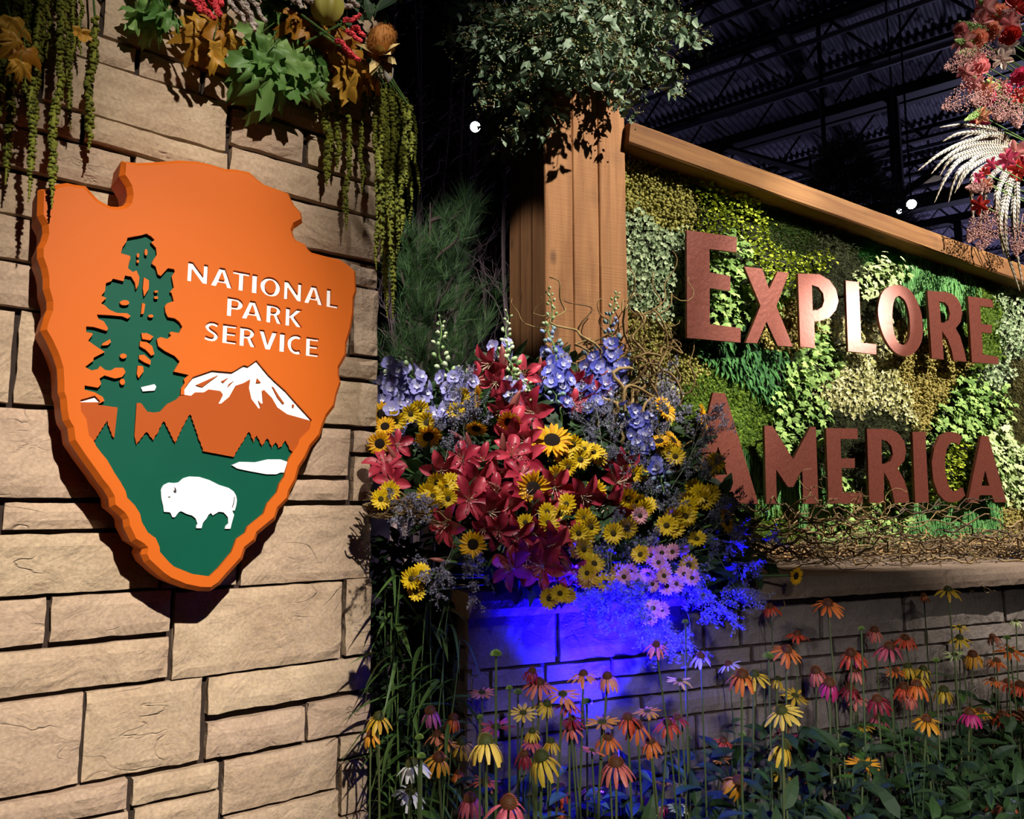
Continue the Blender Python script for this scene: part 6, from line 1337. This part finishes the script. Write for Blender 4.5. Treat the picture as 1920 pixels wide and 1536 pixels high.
def cflower(x, y, s, nm, kind, off=None):
    p = PR.at(x, y, (off if off is not None else FO + random.uniform(-.03, .06))); R = s / 2 * p.y / FPX; lb = f'{nm} {"rose" if kind == "r" else "lily-like bloom"} on the flower column by the feathers'
    e = Vector((colm.location.x, colm.location.y, p.z - .02)); base = p.lerp(e, .8); root = thing('rose' if kind == 'r' else 'column_lily', lb, 'flower', base, 0, lb)
    nr = (p - e).normalized() + tocam(p) * .8 + Vector((random.gauss(0, .3), 0, random.gauss(.1, .3)))
    M = facing(p - base, nr, random.random() * 6, R); part('petals', (RM if kind == 'r' else LM)[nm], root, M); 
    if kind != 'r': part('stamens', seedc, root, M)
    d = p - base; part('stem', gst, root, Matrix.Translation(d) @ d.to_track_quat('Z', 'Y').to_matrix().to_4x4() @ Matrix.Diagonal((1, 1, d.length, 1)))
for x, y, s, nm, kd in [(1850, 15, 46, 'blush pink', 'l'), (1835, 45, 50, 'blush pink', 'l'), (1860, 60, 36, 'peach', 'r'), (1832, 75, 36, 'peach', 'r'), (1808, 80, 46, 'blush pink', 'l'), (1848, 5, 40, 'coral red', 'l'), (1888, 90, 44, 'cream white', 'l'), (1880, 112, 40, 'cream white', 'l'), (1895, 70, 36, 'coral red', 'r'), (1905, 15, 50, 'coral red', 'l'),
                        (1822, 110, 44, 'blush pink', 'l'), (1835, 130, 40, 'blush pink', 'r'), (1812, 135, 34, 'blush pink', 'l'), (1825, 155, 40, 'blush pink', 'l'), (1850, 165, 40, 'peach', 'l'), (1915, 145, 34, 'hot pink', 'r'), (1875, 165, 34, 'blush pink', 'l'), (1853, 185, 30, 'hot pink', 'r'), (1885, 172, 28, 'hot pink', 'r'), (1912, 180, 34, 'coral red', 'l'), (1842, 218, 34, 'peach', 'l'),
                        (1845, 230, 26, 'hot pink', 'l'), (1827, 232, 18, 'hot pink', 'r'), (1905, 285, 46, 'blush pink', 'l'), (1890, 300, 40, 'hot pink', 'l'), (1860, 308, 26, 'hot pink', 'l'), (1845, 325, 26, 'coral red', 'l'), (1833, 335, 26, 'hot pink', 'l'), (1838, 385, 34, 'coral red', 'l'), (1848, 345, 24, 'peach', 'l'), (1918, 300, 40, 'hot pink', 'r'), (1910, 320, 40, 'coral red', 'l'), (1870, 30, 40, 'peach', 'r'), (1800, 55, 24, 'blush pink', 'r'), (1895, 45, 40, 'blush pink', 'l')]:
    cflower(x, y, s * 1.1, nm, kd)
MAU = mat('mauve_astilbe', srgb(178, 132, 128), srgb(126, 90, 88), .8); GRN = mat('green_snapdragon', srgb(150, 178, 104), srgb(108, 140, 76), .7)
def plume2(lb, m, x0, y0, x1, y1, s, nm='astilbe_plume'):
    a = PR.at(x0, y0, FO); c = PR.at(x1, y1, FO + .05); dv = c - a; L = dv.length; root = thing(nm, lb, 'flower plume', a, 0, lb)
    k = 520; t = rnd(k, 0, 1); an = rnd(k, 0, 2 * PI); rr = L * .30 * s * (1 - t) ** .7 * np.sqrt(rnd(k, .05, 1)); P = np.stack([np.cos(an) * rr, np.sin(an) * rr, t * L], -1)
    M = facing(Vector((0, 0, 0)), dv, 0, 1); part('florets', B().scatter(ico_a, np.stack([np.eye(3)] * k) * rnd(k, .002, .0042)[:, None, None], P, rnd(k, 0, 1)).mesh('florets', m), root, M)['kind'] = 'stuff'
    b = B(); b.tube([(0, 0, -.08), (0, 0, L)], [.003, .001], 4)
    for i in range(16):
        f = i / 16; an_ = i * 2.4; b.tube([(0, 0, f * L), (math.cos(an_) * L * .25 * s * (1 - f), math.sin(an_) * L * .25 * s * (1 - f), f * L + .02)], .0008, 3, cap=False)
    part('stalks', b.mesh('stalks', mat('mauve_stalk', srgb(120, 86, 76), rough=.8)), root, M)
for q in [(1850, 100, 1770, 128, .8), (1850, 165, 1765, 203, .8), (1840, 110, 1790, 100, .9), (1900, 40, 1880, 20, 1.2), (1890, 190, 1870, 225, 1.3), (1900, 200, 1910, 240, 1.2), (1850, 400, 1815, 455, .8), (1860, 420, 1835, 470, 1.0), (1850, 350, 1810, 352, .6), (1890, 30, 1915, 60, 1.2), (1880, 180, 1820, 190, .9), (1915, 420, 1905, 480, 1.0)]: plume2('mauve astilbe plume on the flower column by the feathers', MAU, *q)
for q in [(1840, 60, 1797, 40, .45), (1830, 85, 1790, 75, .45), (1850, 20, 1832, -5, .4), (1840, 210, 1808, 226, .4), (1870, 165, 1850, 150, .4), (1830, 95, 1795, 100, .5)]: plume2('pale green snapdragon spike on the flower column', GRN, *q, 'snapdragon_spike')
# feathers
def feather_mat():
    m = bpy.data.materials.new('barred_feather'); m.use_nodes = True; nt = m.node_tree; N = nt.nodes; L = nt.links; p = N['Principled BSDF']; p.inputs['Roughness'].default_value = .55
    a = N.new('ShaderNodeAttribute'); a.attribute_name = 'tint'; f = N.new('ShaderNodeMath'); f.operation = 'FRACT'; L.new(a.outputs['Fac'], f.inputs[0])
    g = N.new('ShaderNodeMapRange'); g.inputs[1].default_value = .48; g.inputs[2].default_value = .56; L.new(f.outputs[0], g.inputs[0])
    mx = N.new('ShaderNodeMix'); mx.data_type = 'RGBA'; mx.inputs[6].default_value = srgb(150, 144, 136); mx.inputs[7].default_value = srgb(26, 21, 18); L.new(g.outputs[0], mx.inputs[0]); L.new(mx.outputs[2], p.inputs['Base Color']); return m
FEA = feather_mat()
def feather(i, pts, w_, lb):
    W3 = [PR.at(x, y, o_) for x, y, o_ in pts]; root = thing('pheasant_feather', lb, 'feather', W3[0], 0, lb)
    P3 = smooth3([np.array(q - W3[0]) for q in W3], 9); n = len(P3); T = np.gradient(P3, axis=0); T /= np.linalg.norm(T, axis=1)[:, None]
    vw = np.array(tocam(W3[1])); Sd = np.cross(T, vw); Sd /= np.linalg.norm(Sd, axis=1)[:, None]; ln = np.concatenate([[0], np.cumsum(np.linalg.norm(np.diff(P3, axis=0), axis=1))])
    tt = np.linspace(0, 1, n); ww = w_ * np.clip(np.minimum(tt * 6 + .25, 1) * (1 - tt) ** .55 + .03, 0, 1); rows = []; tn = []
    for j in range(n):
        for u in (-1, -.5, 0, .5, 1): rows.append(P3[j] + Sd[j] * ww[j] * u - vw * .004 * abs(u) * 1.0); tn.append(ln[j] * 38 - abs(u) * .7 + 10)
    F = np.array([(j * 5 + u, j * 5 + u + 1, (j + 1) * 5 + u + 1, (j + 1) * 5 + u) for j in range(n - 1) for u in range(4)])
    part('vane', B().add(np.array(rows), F, np.array(tn)).mesh('vane', FEA, True), root); part('shaft', B().tube(P3 + vw * .001, np.linspace(.0016, .0005, n), 4).mesh('shaft', CREAM), root)
def smooth3(P, n):
    P = [np.asarray(q, float) for q in P]; out = []
    for i in range(len(P) - 1):
        a, b_, c, d = P[max(i - 1, 0)], P[i], P[i + 1], P[min(i + 2, len(P) - 1)]
        for k in range(n):
            t = k / n; out.append(.5 * ((2 * b_) + (c - a) * t + (2 * a - 5 * b_ + 4 * c - d) * t * t + (3 * b_ - a - 3 * c + d) * t ** 3))
    return np.array(out + [P[-1]])
FT = [((1892, 265), (1850, 240), (1762, 239)), ((1890, 268), (1830, 248), (1768, 265)), ((1890, 272), (1815, 265), (1721, 320)), ((1890, 275), (1810, 275), (1746, 326)), ((1890, 276), (1800, 290), (1762, 330)), ((1888, 280), (1800, 300), (1752, 380)), ((1888, 285), (1805, 315), (1778, 380)), ((1888, 288), (1830, 295), (1790, 362)), ((1886, 292), (1835, 305), (1795, 355)),
      ((1886, 298), (1825, 330), (1827, 425)), ((1885, 310), (1850, 345), (1853, 420)), ((1890, 312), (1868, 370), (1884, 484)), ((1895, 315), (1872, 360), (1890, 470)), ((1900, 318), (1885, 400), (1895, 500)), ((1905, 320), (1908, 380), (1915, 470)), ((1892, 270), (1845, 255), (1775, 300)), ((1894, 266), (1860, 252), (1800, 262)), ((1910, 322), (1900, 400), (1918, 535)), ((1898, 316), (1875, 420), (1912, 545)), ((1888, 290), (1845, 320), (1840, 440))]
for i, (a, c, e) in enumerate(FT):
    o0 = FO - .05; lb = 'barred pheasant tail feather ' + ('hanging straight down across the top beam' if e[1] > 415 and e[0] > 1820 else 'arching away from the pink flowers')
    feather(i, [(a[0], a[1], o0), ((a[0] + c[0]) / 2, (a[1] + c[1]) / 2 - 6, o0 + .04), (c[0], c[1], o0 + .07), ((c[0] + e[0]) / 2 - 4, (c[1] + e[1]) / 2 - 5, o0 + .05), (e[0], e[1], o0 + .02)], .0155, lb)
# ------------------------------------------------------------------ trees and lamps behind the display
PIN = mat('pine_needle', srgb(76, 108, 52), srgb(40, 70, 40), .6); BRK = mat('dark_bark', srgb(70, 54, 50), rough=.9)
def tuft_mesh():
    k = 70; b = B(); d = rng.normal(0, .42, (k, 3)) + np.array([0, 0, 1.0]); d /= np.linalg.norm(d, axis=1)[:, None]
    T = (np.array([[-.006, 0, 0], [.006, 0, 0], [0, 0, 1.0]]), np.array([[0, 1, 2]])); st = np.stack([0 * d[:, 0], 0 * d[:, 0], rnd(k, -.5, .15)], -1)
    return b.scatter(T, frames(np.cross(d, rng.normal(0, 1, (k, 3))), d) * rnd(k, .7, 1.1)[:, None, None], st, rnd(k, 0, 1)).mesh('needles', PIN)
TU = [tuft_mesh() for _ in range(3)]
def pine(Y, bx, lb, tufts, size, topy):
    g = atY(bx, 900, Y); root = thing('pine_tree', lb, 'tree', (g.x, Y, 0), 0); top = atY(bx, topy, Y) - root.location
    part('trunk', B().tube([(0, 0, 0), (.02, 0, top.z * .5), (0, 0, top.z)], [.045, .028, .003], 8).mesh('trunk', BRK), root)
    for x, y in tufts:
        e = atY(x, y, Y + random.uniform(-.35, .35)) - root.location; st = Vector((0, 0, max(.3, e.z - abs(e.x) * .5 - .1)))
        q = path(np.array(st), np.array(e), .02, 10, .7, int(x * 7 + y), .03); br = part('branch', B().tube(q, np.linspace(.012, .004, 10), 5).mesh('branch', BRK), root)
        for k in range(6):
            f = random.uniform(.6, 1.0); pt = Vector(q[int(f * 9)]) + Vector((random.gauss(0, .05), random.gauss(0, .06), random.gauss(0, .05))); part('needles', TU[k % 3], br, facing(pt, Vector((e.x * .5 + random.gauss(0, .5), -.5 + random.gauss(0, .4), .7)), 0, size * random.uniform(.8, 1.2)))
pine(4.3, 800, 'long-needled green pine tree in the gap between wall and post',
     [(770, 460), (800, 470), (830, 440), (870, 390), (890, 372), (862, 425), (780, 500), (850, 520), (880, 545), (820, 560), (742, 420), (905, 600), (850, 622), (880, 655), (760, 600), (732, 620), (780, 645), (722, 660), (800, 670), (760, 560), (742, 500), (830, 500), (895, 420), (740, 690), (820, 700), (870, 700), (780, 560), (840, 460), (880, 480), (905, 560), (750, 640), (790, 610)], .16, 380)
def bare(x, Y, topy, lean, i):
    g = atY(x, 945, Y); root = thing('bare_tree', 'slender leafless tree in the dark behind the cedar post', 'tree', (g.x, Y, 0), 0, 'leafless trees behind the post')
    top = atY(x + lean, topy, Y) - root.location; q = path((0, 0, 0), np.array(top), .04, 24, 1.0, i + 2000); part('trunk', B().tube(q, np.linspace(.03, .006, 24), 6).mesh('trunk', BRK_L), root)
    for k in range(34):
        j = random.randint(8, 22); a = random.uniform(0, 6.28); L = random.uniform(.25, .8) * (1.15 - j / 26); e = q[j] + np.array([math.cos(a) * L * .6, math.sin(a) * L * .4, L * .8]); w2 = path(q[j], e, .02, 9, .8, k + i * 50)
        b = B().tube(w2, np.linspace(.006, .002, 9), 3, cap=False)
        for m_ in range(3):
            jj = random.randint(3, 8); b.tube(path(w2[jj], w2[jj] + np.array([random.gauss(0, .12), random.gauss(0, .1), random.uniform(.05, .25)]), .008, 6, .7, k * 3 + m_), .0018, 3, cap=False)
        part('branch', b.mesh('branch', BRK_L), root)
BRK_L = mat('grey_bark', srgb(124, 104, 106), rough=.85)
for i, (x, Y, t, ln) in enumerate([(735, 5.6, -80, 10), (795, 5.2, -120, -15), (822, 6.0, -60, 20), (860, 5.6, -100, 5), (905, 6.2, -40, -10), (935, 5.4, -60, 15), (880, 7.0, -20, 0), (765, 6.6, -80, 25)]): bare(x, Y, t, ln, i)
# evergreen behind the beam
g = atY(1635, 900, 6.5); root = thing('evergreen_tree', 'dim feathery evergreen rising behind the sloping beam', 'tree', (g.x, 6.5, 0), 0)
tz = atY(1610, 262, 6.5).z; part('trunk', B().tube([(0, 0, 0), (0, 0, tz * .6), (-.1, 0, tz - .1)], [.06, .04, .01], 7).mesh('trunk', BRK), root)
EV = mat('evergreen_spray', srgb(72, 92, 58), srgb(44, 62, 42), .7)
k = 2600; t = rnd(k, 0, 1) ** .7; an = rnd(k, 0, 2 * PI); rad = .06 + .62 * t * np.sqrt(rnd(k, 0, 1)); P = np.stack([np.cos(an) * rad - .1 * (1 - t), np.sin(an) * rad * .6, tz - t * 1.15], -1)
o = part('foliage', B().scatter(sprig, frames(np.stack([np.cos(an), np.sin(an) - .5, rnd(k, -.2, .7)], -1), rng.normal(0, 1, (k, 3))) * rnd(k, .10, .2)[:, None, None], P, rnd(k, 0, 1)).mesh('foliage', EV), root); o['kind'] = 'stuff'
# stage lamps seen lit in the distance, hung from the roof
LENS = mat('lamp_lens', (.92, .95, 1, 1), rough=.3, emit=14)
def stage_lamp(x, y, Y, r, lb):
    p = atY(x, y, Y); root = thing('stage_lamp', lb, 'lamp', p, 0); dv = tocam(p); M = facing(Vector((0, 0, 0)), dv, 0, 1); R = r * Y / FPX
    part('can', B().tube([(0, 0, -R * 3), (0, 0, -R * 2.6), (0, 0, R * .2)], [R * .7, R * 1.05, R * 1.08], 14, cap=False).mesh('can', MATS['black_lamp']), root, M); part('lens', B().add(*dome(R, R * .25, 16, 3)).mesh('lens', LENS, True), root, M)
    part('hanger', B().tube([(0, 0, 0), (0, 0, 8.24 - p.z)], .012, 5).mesh('hanger', DARKSTEEL), root)
stage_lamp(891, 238, 4.7, 10, 'lit white stage lamp hanging to the left of the post'); stage_lamp(1709, 383, 9, 9, 'round lit stage lamp just above the sloping beam'); stage_lamp(1686, 396, 9.6, 5, 'smaller half-hidden lit lamp just above the sloping beam'); stage_lamp(916, 576, 8, 4, 'tiny lit lamp low beside the pine')
# high-bay lamps, not lit
for x, y, Y, r, lb in ((1312, 42, 14, 30, 'unlit dome lamp hanging from the roof steel beside the eucalyptus'), (1745, 337, 13.5, 20, 'dull yellowish dome lamp under the far roof near the feathers')):
    p = atY(x, y, Y); R = r * Y / FPX; root = thing('dome_lamp', lb, 'lamp', p, 0)
    part('shade', B().tube([(0, 0, 0), (0, 0, R * .35), (0, 0, R * .75), (0, 0, R * 1.0)], [R, R * .9, R * .5, R * .2], 18, cap=False).mesh('shade', mat('lamp_shade', srgb(120, 112, 92), rough=.5), True), root)
    part('diffuser', B().tube([(0, 0, R * .02), (0, 0, R * .06)], [R * .95, R * .95], 18).mesh('diffuser', mat('lamp_diffuser', srgb(190, 176, 130), rough=.5)), root); part('rod', B().tube([(0, 0, R), (0, 0, max(R + .1, 8.31 - p.z))], .02, 5).mesh('rod', DARKSTEEL), root)
# a moving-head fixture on the truss
p = atY(1548, 325, 10); root = thing('stage_fixture', 'black stage fixture silhouetted under the roof beside the evergreen', 'lamp', p, 0)
part('head', B().tube([(0, 0, -.16), (0, 0, -.1), (0, 0, .14), (0, 0, .18)], [.1, .15, .17, .1], 14).mesh('head', MATS['black_lamp']), root); part('yoke', B().tube([(-.2, 0, 0), (-.2, 0, .25), (.2, 0, .25), (.2, 0, 0)], .025, 5).mesh('yoke', MATS['black_lamp']), root); part('clamp', B().tube([(0, 0, .25), (0, 0, max(.4, 8.2 - p.z))], .03, 6).mesh('clamp', MATS['black_lamp']), root)
